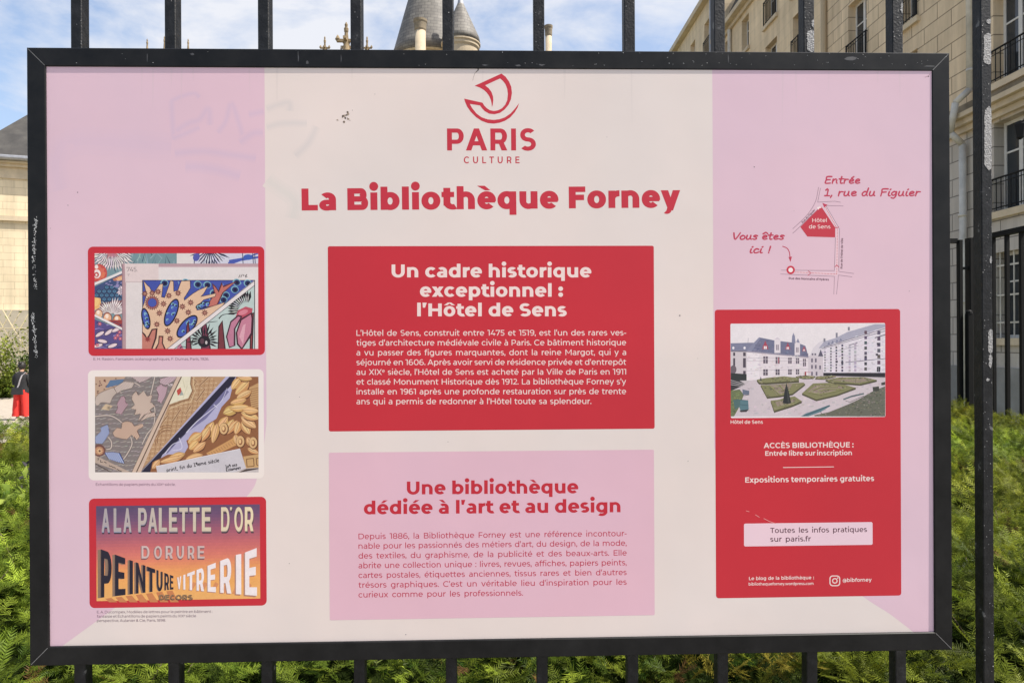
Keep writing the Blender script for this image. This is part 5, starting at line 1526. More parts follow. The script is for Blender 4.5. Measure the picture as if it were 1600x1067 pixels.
def shrub(name, c, rad, n, size, c1, c2, label, cat, group=None, mat=None, stems=6):
    root = empty(name, (c[0], c[1], c[2]), label, cat, group)
    u = rng.normal(size=(n,3)); u /= np.linalg.norm(u, axis=1, keepdims=True)
    lump = 1+.22*np.sin(u[:,0]*5+c[0])*np.sin(u[:,1]*4+2)+.15*np.sin(u[:,2]*7+u[:,0]*3)
    rr_ = rng.uniform(.45,1.0,n)**.5*lump
    p = u*rr_[:,None]*np.array(rad); p[:,2] = np.abs(p[:,2])*1.0+rad[2]*.12
    p += np.array(c)
    d = u+rng.normal(scale=.6,size=(n,3)); d[:,2] += .25
    m_ = rng.random(n)[:,None]*.8+.2*np.sin(u[:,:1]*6)
    cols = np.array(c1)*(1-m_)+np.array(c2)*m_
    cloud_mesh('foliage', BROAD, p, rot_from(d, rng.uniform(-1,1,n)), rng.uniform(.7,1.2,n)*size, np.clip(cols,.004,1), mat or M_LEAF, root)
    mb = MB()
    for k in range(stems):
        a = random.uniform(0,6.28); mb.bar(c, (c[0]+rad[0]*.5*math.cos(a), c[1]+rad[1]*.5*math.sin(a), c[2]+rad[2]*.75), .012*max(1,rad[2]), 5, .004)
    mb.build('stems', m_twig, root)
    return root
# ------------------------------------------------------------------ stone
def ashlar(name, c1, c2, mortar, bw, bh, msize=.012, axis='x', stain=.25, rough=.85, grey_below=None):
    """coursed blocks on an upright wall: axis is the horizontal direction of the wall"""
    m, nt, b = mat_new(name)
    N, K = nt.nodes, nt.links
    geo = N.new('ShaderNodeNewGeometry'); sep = N.new('ShaderNodeSeparateXYZ'); cmb = N.new('ShaderNodeCombineXYZ')
    K.new(geo.outputs['Position'], sep.inputs[0])
    K.new(sep.outputs['Y' if axis == 'y' else 'X'], cmb.inputs['X']); K.new(sep.outputs['Z'], cmb.inputs['Y'])
    br = N.new('ShaderNodeTexBrick')
    br.inputs['Scale'].default_value = 1.0; br.inputs['Brick Width'].default_value = bw; br.inputs['Row Height'].default_value = bh
    br.inputs['Mortar Size'].default_value = msize; br.inputs['Mortar Smooth'].default_value = .3
    br.inputs['Color1'].default_value = (*c1,1); br.inputs['Color2'].default_value = (*c2,1); br.inputs['Mortar'].default_value = (*mortar,1)
    K.new(cmb.outputs[0], br.inputs['Vector'])
    no = N.new('ShaderNodeTexNoise'); no.inputs['Scale'].default_value = .55; no.inputs['Detail'].default_value = 9; no.inputs['Roughness'].default_value = .62
    K.new(geo.outputs['Position'], no.inputs['Vector'])
    mr = N.new('ShaderNodeMapRange'); mr.inputs['From Min'].default_value = .3; mr.inputs['From Max'].default_value = .7; mr.inputs['To Min'].default_value = 1-stain; mr.inputs['To Max'].default_value = 1.06
    K.new(no.outputs['Fac'], mr.inputs['Value'])
    mx = N.new('ShaderNodeMix'); mx.data_type = 'RGBA'; mx.blend_type = 'MULTIPLY'; mx.inputs['Factor'].default_value = 1
    K.new(br.outputs['Color'], mx.inputs['A']); K.new(mr.outputs['Result'], mx.inputs['B'])
    K.new(mx.outputs['Result'], b.inputs['Base Color'])
    sv = N.new('ShaderNodeMapping'); sv.inputs['Scale'].default_value = (1.6,1.6,.16); K.new(geo.outputs['Position'], sv.inputs['Vector'])     # rain streaks
    ns = N.new('ShaderNodeTexNoise'); ns.inputs['Scale'].default_value = 1.7; ns.inputs['Detail'].default_value = 8; ns.inputs['Roughness'].default_value = .65; K.new(sv.outputs[0], ns.inputs['Vector'])
    rs = N.new('ShaderNodeMapRange'); rs.inputs['From Min'].default_value = .33; rs.inputs['From Max'].default_value = .60; rs.inputs['To Min'].default_value = 1-stain*1.3; rs.inputs['To Max'].default_value = 1.05; K.new(ns.outputs['Fac'], rs.inputs['Value'])
    m5 = N.new('ShaderNodeMix'); m5.data_type = 'RGBA'; m5.blend_type = 'MULTIPLY'; m5.inputs['Factor'].default_value = 1
    K.new(mx.outputs['Result'], m5.inputs['A']); K.new(rs.outputs['Result'], m5.inputs['B']); K.new(m5.outputs['Result'], b.inputs['Base Color']); mx = m5
    if grey_below is not None:          # stone of the lower storey turns greyer and darker
        sm = N.new('ShaderNodeMapRange'); sm.interpolation_type = 'SMOOTHSTEP'; sm.inputs['From Min'].default_value = grey_below+.25; sm.inputs['From Max'].default_value = grey_below-.25
        K.new(sep.outputs['Z'], sm.inputs['Value'])
        hs = N.new('ShaderNodeHueSaturation'); hs.inputs['Saturation'].default_value = .45; hs.inputs['Value'].default_value = .74
        K.new(mx.outputs['Result'], hs.inputs['Color']); K.new(sm.outputs['Result'], hs.inputs['Fac']); K.new(hs.outputs['Color'], b.inputs['Base Color'])
    bp = N.new('ShaderNodeBump'); bp.inputs['Strength'].default_value = .5; bp.inputs['Distance'].default_value = .01; bp.invert = True
    K.new(br.outputs['Fac'], bp.inputs['Height']); K.new(bp.outputs['Normal'], b.inputs['Normal'])
    b.inputs['Roughness'].default_value = rough
    return m
M_LIME = ashlar('limestone_blocks', (.76,.60,.40), (.66,.52,.345), (.30,.23,.15), 1.05, .43, .016, 'y', .17, grey_below=6.6)
M_LIME2 = ashlar('old_limestone_blocks', (.78,.62,.41), (.72,.57,.37), (.54,.42,.27), 1.2, .45, .006, 'y', .17)
M_PALE = ashlar('pale_limestone_blocks', (.76,.63,.43), (.70,.58,.39), (.48,.39,.26), .9, .36, .010, 'x', .12)
M_DARKST = simple('weathered_stone', (.14,.115,.08), .9, scale=2.5, col2=(.30,.24,.16), bump=.4, bscale=12)
M_TRIM = simple('stone_trim', (.56,.46,.32), .85, var=.18, scale=2, bump=.2, bscale=15)
M_SLATE = simple('roof_slate', (.045,.043,.042), .8, spec=.2, scale=1.6, col2=(.085,.08,.073), bump=.5, bscale=22)
M_ZINC = simple('zinc', (.33,.33,.34), .45, metal=.5, var=.2, scale=4)
M_GLASS = simple('window_glass', (.035,.04,.045), .08, spec=.6)
M_WHITE = simple('white_window_paint', (.62,.60,.56), .5, var=.08, scale=6)
M_DARKW = simple('dark_room', (.02,.018,.016), .9)
M_PIPE = simple('cream_pipe_paint', (.50,.47,.41), .5, var=.2, scale=3)
M_RAIL = simple('black_balcony_iron', (.008,.008,.009), .6, spec=.2)

# ---- the long stone houses down the right, their fronts in the plane x = XB
XB = 11.5
def fy(px, X=None): return (X or XB)/math.tan(math.atan((px-800)/F_PX)+YAW)
def wall_openings(y0, y1, z0, z1, ops, depth):
    """front wall (facing -x) cut into panels round its openings, with reveals"""
    ys = sorted({y0, y1}|{o[0] for o in ops}|{o[1] for o in ops}); zs = sorted({z0, z1}|{o[2] for o in ops}|{o[3] for o in ops})
    vs, fs = [], []
    def quad(a): vs.extend(a); fs.append(tuple(range(len(vs)-4, len(vs))))
    for i in range(len(ys)-1):
        for k in range(len(zs)-1):
            cy, cz = (ys[i]+ys[i+1])/2, (zs[k]+zs[k+1])/2
            if any(o[0] < cy < o[1] and o[2] < cz < o[3] for o in ops): continue
            quad([(XB,ys[i+1],zs[k]),(XB,ys[i],zs[k]),(XB,ys[i],zs[k+1]),(XB,ys[i+1],zs[k+1])])
    for a, b, c, d in ops:
        X2 = XB+depth
        quad([(XB,a,c),(XB,b,c),(X2,b,c),(X2,a,c)]); quad([(XB,b,d),(XB,a,d),(X2,a,d),(X2,b,d)])
        quad([(XB,a,d),(XB,a,c),(X2,a,c),(X2,a,d)]); quad([(XB,b,c),(XB,b,d),(X2,b,d),(X2,b,c)])
    return vs, fs

def street_house(name, label, y0, y1, z1, ops, mat, depth=.34, back=9.0):
    root = empty(name, (XB, y0, GZ), label, 'building')
    vs, fs = wall_openings(y0, y1, GZ-.2, z1, ops, depth)
    b = MB(); b.add(vs, fs)
    b.add([(XB,y0,GZ-.2),(XB+back,y0,GZ-.2),(XB+back,y0,z1),(XB,y0,z1)], [(0,1,2,3)])
    b.add([(XB,y1,GZ-.2),(XB+back,y1,GZ-.2),(XB+back,y1,z1),(XB,y1,z1)], [(3,2,1,0)])
    b.add([(XB+back,y0,GZ-.2),(XB+back,y1,GZ-.2),(XB+back,y1,z1),(XB+back,y0,z1)], [(0,1,2,3)])
    b.build('wall', mat, root)
    return root

def sash(root, o, depth=.34, rail=None, bars=False, shutter=False):
    a, b, c, d = o; X = XB+depth-.10
    fw = .07
    m = MB()
    m.box(X, X+.06, a, a+fw, c, d); m.box(X, X+.06, b-fw, b, c, d); m.box(X+.002, X+.058, a+fw, b-fw, d-fw, d); m.box(X+.002, X+.058, a+fw, b-fw, c, c+fw)
    cy = (a+b)/2
    if b-a > .7: m.box(X-.008, X+.05, cy-.055, cy+.055, c+fw, d-fw)
    if d-c > 1.2: m.box(X+.004, X+.05, a+fw, b-fw, c+(d-c)*.66-.02, c+(d-c)*.66+.02)
    w = m.build('window', M_WHITE, root)
    gl = MB(); gl.box(X+.02, X+.03, a+fw*.5, b-fw*.5, c+fw*.5, d-fw*.5); gl.build('pane', M_GLASS, w)
    cu = MB()
    if not bars:
        for q0, q1 in (((a+.08, a+.08+(b-a)*random.uniform(.1,.3)), (b-.08-(b-a)*random.uniform(.12,.36), b-.08)) if random.random() < .7 else ((a+.08, b-.08),)): cu.box(X+.055, X+.07, q0, q1, c+.05, d-.05)
        cu.build('curtain', simple_curtain, w)
    s = MB().box(XB-.10, XB+depth-.11, a-.12, b+.12, c-.16, c-.004); s.build('sill', M_TRIM, w)
    if rail:
        r = MB(); h = rail; xx = XB-.06
        r.bar((xx,a-.04,c+h),(xx,b+.04,c+h),.022,6); r.bar((xx,a-.04,c+h*.86),(xx,b+.04,c+h*.86),.010,6); r.bar((xx,a-.04,c+.08),(xx,b+.04,c+.08),.014,6)
        n = max(4, int((b-a)/.13))
        for k in range(n+1):
            y = a+(b-a)*k/n; r.bar((xx,y,c+.03),(xx,y,c+h),.011,5)
        for y in (a-.04, b+.04): r.bar((xx,y,c+h),(XB+.02,y,c+h),.018,5); r.bar((xx,y,c+.02),(xx,y,c+h+.03),.02,5)
        r.build('balcony_rail', M_RAIL, w)
    if bars:
        r = MB(); n = 5
        for k in range(n): y = a+(b-a)*(k+.5)/n; r.bar((XB+.06,y,c),(XB+.06,y,d),.016,6)
        for z in (c+.35, c+(d-c)*.5, d-.3): r.box(XB+.05, XB+.07, a, b, z-.02, z+.02)
        r.build('window_grille', M_PIPE, w)
simple_curtain = simple('net_curtain', (.55,.53,.48), .9, var=.1, scale=12)

H = 1.6
# nearest house
opsA = []; kinds = []
for yc, w in ((fy(1581),1.0),(fy(1424),.66),(fy(1342),1.05)):
    rows = ((0.02,1.97,'b'),(2.9,4.95,'r'),(5.84,7.9,'r'),(8.75,10.8,'r'))
    for c, d, k in rows: opsA.append((yc-w/2, yc+w/2, c+H, d+H)); kinds.append(k)
hA = street_house('limestone_house', 'nearest tall limestone house on the right with white windows and a heavy dark cornice', 13.55, 22.6, 13.6+H, opsA, M_LIME)
for o, k in zip(opsA, kinds): sash(hA, o, rail=.75 if k == 'r' else None, bars=k == 'b')
m = MB()
m.box(XB-.10, XB+.0, 13.5, 22.6, 5.02+H, 5.16+H); m.box(XB-.22, XB-.0, 13.46, 22.6, 5.165+H, 5.30+H); m.box(XB-.34, XB-.0, 13.42, 22.6, 5.305+H, 5.42+H)
m.build('cornice', M_TRIM, hA)
MB().box(XB-.05, XB-.0, 13.5, 22.6, 5.43+H, 5.72+H).build('weathered_band', M_DARKST, hA)
MB().box(XB-.06, XB-.0, 13.5, 22.6, GZ-.1, .95).build('plinth', simple('grey_plinth_stone', (.26,.25,.23), .9, var=.2, scale=2), hA)
r = MB().box(XB-.5, XB+9.2, 13.4, 22.6, 13.605+H, 13.95+H); r.build('roof', M_ZINC, hA)
pp = MB()
ya, yb = atx(1515,60,XB-.16).y, atx(1505,450,XB-.14).y
pp.bar((XB-.16,ya,13.4+H),(XB-.16,ya,5.95+H),.075,12); pp.bar((XB-.16,ya,5.95+H),(XB-.44,ya+.1,5.66+H),.075,12); pp.bar((XB-.44,ya+.1,5.66+H),(XB-.44,yb,5.0+H),.075,12); pp.bar((XB-.44,yb,5.0+H),(XB-.14,yb,4.72+H),.075,12); pp.bar((XB-.14,yb,4.72+H),(XB-.14,yb,GZ),.078,12)
for z in (3.0,6.4,9.5,12.2,.9): pp.bar((XB-.15,ya if z > 6 else yb,z+H-.03),(XB-.15,ya if z > 6 else yb,z+H+.03),.092,12)
pp.build('downpipe', M_PIPE, hA, True)
MB().bar((XB-.09,22.5,13.4+H),(XB-.09,22.5,GZ),.10,10).build('downpipe', simple('tan_pipe', (.42,.33,.21), .6), hA)
# wall lantern beside the nearest window
ln = MB(); c = atx(1594, 205, XB-.35); ln.lathe((c.x,c.y), [(.02,c.z+.22),(.10,c.z+.16),(.12,c.z+.14),(.07,c.z-.14),(.02,c.z-.18)], 8); ln.bar((c.x,c.y,c.z+.2),(XB,c.y,c.z+.3),.015,5); ln.build('wall_lamp', M_RAIL, hA)
# middle house
opsB = []; kb = []
for yc, w in ((fy(1246),.5),(fy(1207),1.15),(fy(1167),.85),(fy(1140),.8)):
    for c, d in ((1.9,3.9),(4.75,6.7),(7.6,9.6),(10.45,12.35),(13.25,14.75)):
        opsB.append((yc-w/2, yc+w/2, c+H, d+H)); kb.append(w > 1 or (w < .6 and c == 10.45))
hB = street_house('ochre_house', 'middle ochre limestone house on the right with a deep eaves cornice', 22.605, 33.6, 15.2+H, opsB, M_LIME2)
for o, k in zip(opsB, kb): sash(hB, o, rail=1.0 if k else None)
m = MB(); m.box(XB-.12, XB, 22.61, 33.6, 15.0+H, 15.2+H); m.box(XB-.38, XB+.5, 22.61, 33.6, 15.205+H, 15.42+H); m.build('cornice', M_TRIM, hB)
vs = [(XB-.1,22.65,15.43+H),(XB-.1,33.55,15.43+H),(XB+1.4,33.55,18.4+H),(XB+1.4,22.65,18.4+H),(XB+8.8,33.55,19.2+H),(XB+8.8,22.65,19.2+H)]
MB().add(vs+[(XB+8.8,33.55,15.43+H),(XB+8.8,22.65,15.43+H)], [(1,0,3,2),(2,3,5,4),(0,7,5,3),(6,1,2,4)]).build('roof', M_SLATE, hB)
MB().bar((XB-.1,31.6,15.0+H),(XB-.1,31.6,GZ),.09,10).build('downpipe', M_PIPE, hB)
# farthest house
opsC = []
for yc, w in ((35.2,1.0),(37.8,.9),(40.8,.9)):
    for c, d in ((3,5),(6,8),(9,11.1),(12.2,14.2),(15.2,17.2)): opsC.append((yc-w/2, yc+w/2, c+H, d+H))
hC = street_house('far_stone_house', 'farthest pale stone house on the right beyond two nearer houses', 33.605, 44.5, 18.2+H, opsC, M_LIME2)
for i, o in enumerate(opsC): sash(hC, o, rail=1.0 if i < 5 else None)
m = MB(); m.box(XB-.3, XB+.4, 33.62, 44.5, 18.205+H, 18.5+H); m.build('cornice', M_TRIM, hC)
MB().box(XB-.02, XB+8.9, 33.7, 44.4, 18.505+H, 18.7+H).build('roof', M_ZINC, hC)
MB().box(XB+.3, XB+4, 33.65, 36.8, 18.705+H, 21.6+H).box(XB+.2, XB+4.1, 33.62, 36.9, 21.605+H, 21.8+H).build('chimney', M_TRIM, hC)
MB().bar((XB-.14,34.1,18.1+H),(XB-.14,34.1,GZ),.11,10).bar((XB-.14,34.1,18.1+H),(XB-.14,34.1,18.5+H),.2,10).build('downpipe', M_ZINC, hC)

# ---- railings along the foot of those houses
side = empty('side_railing', (4.5, 5.2, GZ), 'black spear-less railing turning a corner at the far right of the hedge', 'railing')
SH = .93+H
m_side = simple('side_railing_paint', (.006,.0055,.005), .7, var=.3, scale=20, spec=.2)
y = 2.0; k = 0
while y < 6.0:
    MB().box(4.5-.014, 4.5+.014, y-.014, y+.014, GZ, SH-.02).build('bar', m_side, side); y += .16
MB().box(4.47, 4.53, 1.9, 6.05, SH-.02, SH+.025).build('rail', m_side, side); MB().box(4.475, 4.525, 1.9, 6.05, .05, .09).build('rail', m_side, side)
MB().rbox(4.5, 4.575, 6.13, 6.205, GZ, SH+.03, .006).build('post', m_side, side)
MB().rbox(4.395, 4.435, 6.13, 6.175, GZ, SH+.01, .006).build('post', m_side, side)
x = 4.29
while x > .9:
    MB().box(x-.014, x+.014, 6.15, 6.178, GZ, SH-.02).build('bar', m_side, side); x -= .16
MB().box(.75, 4.394, 6.145, 6.183, SH-.02, SH+.025).build('rail', m_side, side); MB().box(.75, 4.394, 6.147, 6.181, .05, .09).build('rail', m_side, side)
MB().box(4.436, 4.499, 6.15, 6.17, .66+H, .685+H).build('latch_bar', m_side, side); 
q = MB(); q.rbox(4.44, 4.495, 6.08, 6.128, GZ, .24+H, .006); q.lathe((4.4675,6.104), [(.03,.241+H),(.026,.262+H),(.012,.275+H)], 10); q.build('gate_stop_post', m_side, side)

# ---- pavilion far left
PY = 33.0; PA = R(17)
pav = empty('stone_pavilion', (-25, PY, GZ), 'pale stone pavilion under a slate hip roof at far left', 'building')
def prot(x, y, z):      # turned a little towards the sun
    c, s_ = math.cos(PA), math.sin(PA)
    return (-25+x*c-y*s_, PY+x*s_+y*c, z)
def pbox(m, x0, x1, y0, y1, z0, z1):
    return m.add([prot(*v) for v in [(x0,y0,z0),(x1,y0,z0),(x1,y1,z0),(x0,y1,z0),(x0,y0,z1),(x1,y0,z1),(x1,y1,z1),(x0,y1,z1)]], [(3,2,1,0),(4,5,6,7),(0,1,5,4),(1,2,6,5),(2,3,7,6),(3,0,4,7)])
zg = at(20, 247, PY).z
zs1 = at(20, 340, PY).z
PX0, PX1 = (at(-41,247,PY).x+25)/math.cos(PA), 10.6
pbox(MB(), PX0, PX1, 0, 9, GZ-.3, zg-.95).build('wall', M_PALE, pav)
pbox(MB(), PX0-.06, PX1+.06, -.07, 9.07, zg-.945, zg-.40).build('frieze', M_TRIM, pav)
m = MB(); pbox(m, PX0-.22, PX1+.22, -.24, 9.24, zg-.395, zg-.24); pbox(m, PX0-.4, PX1+.4, -.42, 9.42, zg-.235, zg-.14); m.build('cornice', M_TRIM, pav)
m = MB()
for sx in (0,): m.bar(prot(PX0-.55,-.55,zg-.02), prot(PX1+.55,-.55,zg-.02), .13, 10)
m.build('gutter', M_ZINC, pav)
m = MB(); pbox(m, PX0-.13, PX1+.13, -.16, -.001, zs1-.12, zs1+.12); m.build('string_course', M_TRIM, pav)
m = MB(); pbox(m, PX0-.2, PX1+.2, -.22, -.002, GZ-.3, at(20,484,PY).z); m.build('plinth', simple('plinth_limestone', (.40,.35,.27), .9, var=.15, scale=1.5), pav)
e = .45; rz = zg-.1
rp = at(98,138,PY+4.5); ridge = rp.z; hip = (rp.x+25+4.5*math.sin(PA))/math.cos(PA)-PX0+e
MB().add([prot(PX0-e,-e,rz),prot(PX1+e,-e,rz),prot(PX1+e,9+e,rz),prot(PX0-e,9+e,rz),prot(PX0-e+hip,4.5,ridge),prot(PX1+e-hip*.5,4.5,ridge)], [(0,1,5,4),(1,2,5),(2,3,4,5),(3,0,4),(3,2,1,0)]).build('roof', M_SLATE, pav)
for x in (4.4, 7.8):
    f = pbox(MB(), x-.55, x+.55, -.05, -.004, zs1-3.6, zs1-1.0).build('window', M_DARKW, pav)
    m = MB(); pbox(m, x-.05, x+.05, -.09, -.052, zs1-3.6, zs1-1.0); pbox(m, x-.55, x+.55, -.085, -.053, zs1-2.0, zs1-1.9); m.build('mullion', M_TRIM, f)

# ---- turreted mansion behind the board
MYY = 36.0
man = empty('turreted_mansion', (0, MYY, GZ), 'medieval stone mansion with steep slate roof, pinnacles and turrets behind the board', 'building')
xa, xb = at(150,300,MYY).x, at(860,300,MYY).x
ez = 9.0
MB().box(xa, xb, MYY, MYY+9, GZ-.3, ez).build('wall', M_PALE, man)
MB().box(xa-.2, xb+.2, MYY-.25, MYY-.002, ez-.35, ez-.003).build('cornice', M_TRIM, man)
rt = at(500, 88, MYY).z
MB().add([(xa-.3,MYY-.4,ez),(xb+.3,MYY-.4,ez),(xb+.3,MYY+9.4,ez),(xa-.3,MYY+9.4,ez),(xa+1.5,MYY+4.5,rt),(xb-1.5,MYY+4.5,rt)], [(0,1,5,4),(1,2,5),(2,3,4,5),(3,0,4),(3,2,1,0)]).build('roof', M_SLATE, man)
def pinnacle(px, ytop, w, Y, root, ybase=110, arms=True, col=None):
    t = at(px, ytop, Y); b = at(px, ybase, Y)
    h = t.z-b.z
    m = MB()
    m.lathe((t.x,t.y), [(w*.95,b.z),(w*.85,b.z+h*.25),(w*.62,b.z+h*.42),(w*.66,b.z+h*.44),(w*.42,b.z+h*.60),(w*.26,b.z+h*.80),(w*.34,b.z+h*.82),(w*.36,b.z+h*.88),(w*.2,b.z+h*.90),(w*.26,b.z+h*.95),(w*.05,b.z+h)], 8)
    if arms:
        z = b.z+h*.66
        m.box(t.x-w*1.5, t.x+w*1.5, t.y-w*.22, t.y+w*.22, z-w*.3, z+w*.12)
        for sx in (-1,1): m.lathe((t.x+sx*w*1.35,t.y), [(w*.25,z-w*.1),(w*.42,z+w*.15),(w*.25,z+w*.5),(w*.08,z+w*.8)], 6)
        m.box(t.x-w*.22, t.x+w*.22, t.y-w*1.4, t.y+w*1.4, z-w*.25, z+w*.1)
        for k in range(5):
            zz = b.z+h*(.2+.1*k); q = w*(.95-.13*k)
            for sx in (-1,1): m.box(t.x+sx*q-.04, t.x+sx*q+.04, t.y-.05, t.y+.05, zz, zz+.14)
    return m.build('pinnacle', col or M_DARKPIN, root)
M_DARKPIN = simple('pinnacle_stone', (.13,.095,.055), .9, scale=3, col2=(.34,.25,.14), bump=.3, bscale=20)
for (pa, pb_, yt) in ((505,575,92),(222,298,96)):
    a, b_ = at(pa,yt+30,MYY-.5), at(pb_,yt+30,MYY-.5)
    g = MB().add([(a.x,MYY-.5,ez-.01),(b_.x,MYY-.5,ez-.01),(b_.x,MYY-.5,a.z),((a.x+b_.x)/2,MYY-.5,a.z+1.3),(a.x,MYY-.5,a.z),(a.x,MYY+2.5,ez-.01),(b_.x,MYY+2.5,ez-.01),(b_.x,MYY+2.5,a.z),((a.x+b_.x)/2,MYY+2.5,a.z+1.3),(a.x,MYY+2.5,a.z)], [(0,1,2,3,4),(9,8,7,6,5),(1,6,7,2),(2,7,8,3),(3,8,9,4),(4,9,5,0)])
    g = g.build('gable', M_TRIM, man)
    if pa > 400:
        pinnacle(507.5, 57, .17, MYY-.6, g); pinnacle(541, 35, .34, MYY-.6, g, 118); pinnacle(573.5, 57, .17, MYY-.6, g)
        pinnacle(533, 71, .12, MYY-.6, g, 110, False)
    else:
        for px, yt_ in ((230,61),(257,57),(294,61)): pinnacle(px, yt_, .14, MYY-.6, g, 105, False)
def cone(px, ybase, half, ytop, Y, root, name, wallmat, flare=1.12, wall_to=GZ):
    c = at(px, ybase, Y); t = at(px, ytop, Y); k = Y/F_PX
    r = half*k
    tw = MB().lathe((c.x,c.y), [(r*.92,wall_to),(r*.92,c.z-.35),(r*1.0,c.z-.25),(r*1.0,c.z-.13),(r*1.06,c.z-.08),(r*1.06,c.z-.01)], 40).build(name, wallmat, root, False)
    n = 12
    prof = [(r*flare,c.z),(r*1.0,c.z+.45*half/40)]
    for i in range(1, n+1): f = i/n; prof.append((max(.03, r*1.0*(1-f)), c.z+.45*half/40+(t.z-c.z-.45*half/40)*f))
    MB().lathe((c.x,c.y), prof, 48).build('conical_roof', M_SLATE2, tw, True)
    MB().lathe((c.x,c.y), [(.34*half/40,t.z-1.0*half/40),(.20*half/40,t.z-.3*half/40),(.16*half/40,t.z-.02),(.24*half/40,t.z+.1),(.05,t.z+.5)], 12).build('lead_cap', M_ZINC, tw)
    return tw
M_SLATE2 = None
def slate_courses():
    m, nt, b = mat_new('slate_courses'); N, K = nt.nodes, nt.links
    geo = N.new('ShaderNodeNewGeometry'); sep = N.new('ShaderNodeSeparateXYZ'); K.new(geo.outputs['Position'], sep.inputs[0])
    cmb = N.new('ShaderNodeCombineXYZ'); K.new(sep.outputs['X'], cmb.inputs['X']); K.new(sep.outputs['Z'], cmb.inputs['Y'])
    br = N.new('ShaderNodeTexBrick'); br.inputs['Scale'].default_value = 1; br.inputs['Brick Width'].default_value = .34; br.inputs['Row Height'].default_value = .19; br.inputs['Mortar Size'].default_value = .012
    br.inputs['Color1'].default_value = (.135,.122,.105,1); br.inputs['Color2'].default_value = (.195,.178,.152,1); br.inputs['Mortar'].default_value = (.07,.064,.056,1)
    K.new(cmb.outputs[0], br.inputs['Vector'])
    no = N.new('ShaderNodeTexNoise'); no.inputs['Scale'].default_value = 1.2; no.inputs['Detail'].default_value = 7; K.new(geo.outputs['Position'], no.inputs['Vector'])
    mr = N.new('ShaderNodeMapRange'); mr.inputs['From Min'].default_value = .3; mr.inputs['From Max'].default_value = .7; mr.inputs['To Min'].default_value = .75; mr.inputs['To Max'].default_value = 1.15; K.new(no.outputs['Fac'], mr.inputs['Value'])
    mx = N.new('ShaderNodeMix'); mx.data_type = 'RGBA'; mx.blend_type = 'MULTIPLY'; mx.inputs['Factor'].default_value = 1
    K.new(br.outputs['Color'], mx.inputs['A']); K.new(mr.outputs['Result'], mx.inputs['B']); K.new(mx.outputs['Result'], b.inputs['Base Color'])
    b.inputs['Roughness'].default_value = .65
    return m
M_SLATE2 = slate_courses()
M_SHAFT = simple('cream_shaft_stone', (.44,.36,.25), .85, var=.15, scale=2)
cone(672, 99, 55, -117, MYY+1.5, man, 'tower', M_PALE)
cone(720, 70, 29, -4, MYY-.9, man, 'turret', M_SHAFT, 1.06)
def shaft(px, ytop, w, Y, root, zb):
    t = at(px, ytop, Y); k = Y/F_PX; r = w*k/2
    f = MB().lathe((t.x,t.y), [(r,zb),(r,t.z-.62)], 24).build('chimney', M_SHAFT, root, True)
    MB().lathe((t.x,t.y), [(r*1.02,t.z-.62),(r*1.12,t.z-.55),(r*1.18,t.z-.22),(r*1.3,t.z-.15),(r*1.34,t.z-.04),(r*.9,t.z)], 24).build('chimney_cap', M_DARKST, f)
shaft(656.7, 31, 16.5, MYY-1.3, man, GZ-.2); shaft(857, 40, 10, MYY+.5, man, ez-1)
for k in range(5):
    for z0, z1 in ((1.0,3.4),(5.0,7.4)):
        x = xa+2.2+k*2.9
        f = MB().box(x-.6, x+.6, MYY-.06, MYY-.004, z0, z1).build('window', M_DARKW, man)
        MB().box(x-.05, x+.05, MYY-.10, MYY-.062, z0, z1).box(x-.6, x-.052, MYY-.095, MYY-.063, z0+1.4, z0+1.5).box(x+.052, x+.6, MYY-.095, MYY-.063, z0+1.4, z0+1.5).build('mullion', M_TRIM, f)

# ---- climbing plants on canes, low box edging and planting at the left
def trellis(name, px, Y, w, h, label):
    c = at(px, 600, Y); c = Vector((c.x, c.y, GZ))
    root = empty(name, c, label, 'trellis')
    m = MB()
    for k in range(9):
        x = -w/2+w*k/8
        m.bar((c.x+x, c.y-.4, GZ), (c.x+x+h*.45, c.y+.2, GZ+h), .022, 5); m.bar((c.x+x, c.y+.4, GZ), (c.x+x-h*.45, c.y-.2, GZ+h), .022, 5)
    for z in (.45,.78): m.bar((c.x-w/2-.5, c.y, GZ+h*z), (c.x+w/2+.5, c.y, GZ+h*z), .02, 5)
    m.build('canes', simple('pale_canes', (.55,.47,.30), .8, var=.2, scale=5), root)
    n = 4200
    x = rng.uniform(-w/2-.3, w/2+.3, n); z = rng.beta(1.1,1.9,n)*h*1.0; y = rng.normal(scale=.38, size=n)
    kp = vnoise(x*1.0+3, z, 2.2)+rng.uniform(-.5,.6,n)-z/h*.55 > -.32
    x, y, z = x[kp], y[kp], z[kp]; n = len(x)
    d = rng.normal(size=(n,3)); d[:,2] += .2
    q = rng.random(n)[:,None]
    cols = np.array((.09,.13,.015))*(1-q)+np.array((.30,.33,.06))*q
    cloud_mesh('climbing_foliage', BROAD, np.stack([c.x+x, c.y+y, GZ+z+.05],1), rot_from(d, rng.uniform(-1,1,n)), rng.uniform(.09,.17,n), cols, M_LEAF, root)
trellis('bean_trellis', 12, 29.2, 3.2, 3.7, 'tall cane trellis of climbing plants before the pale stone pavilion')
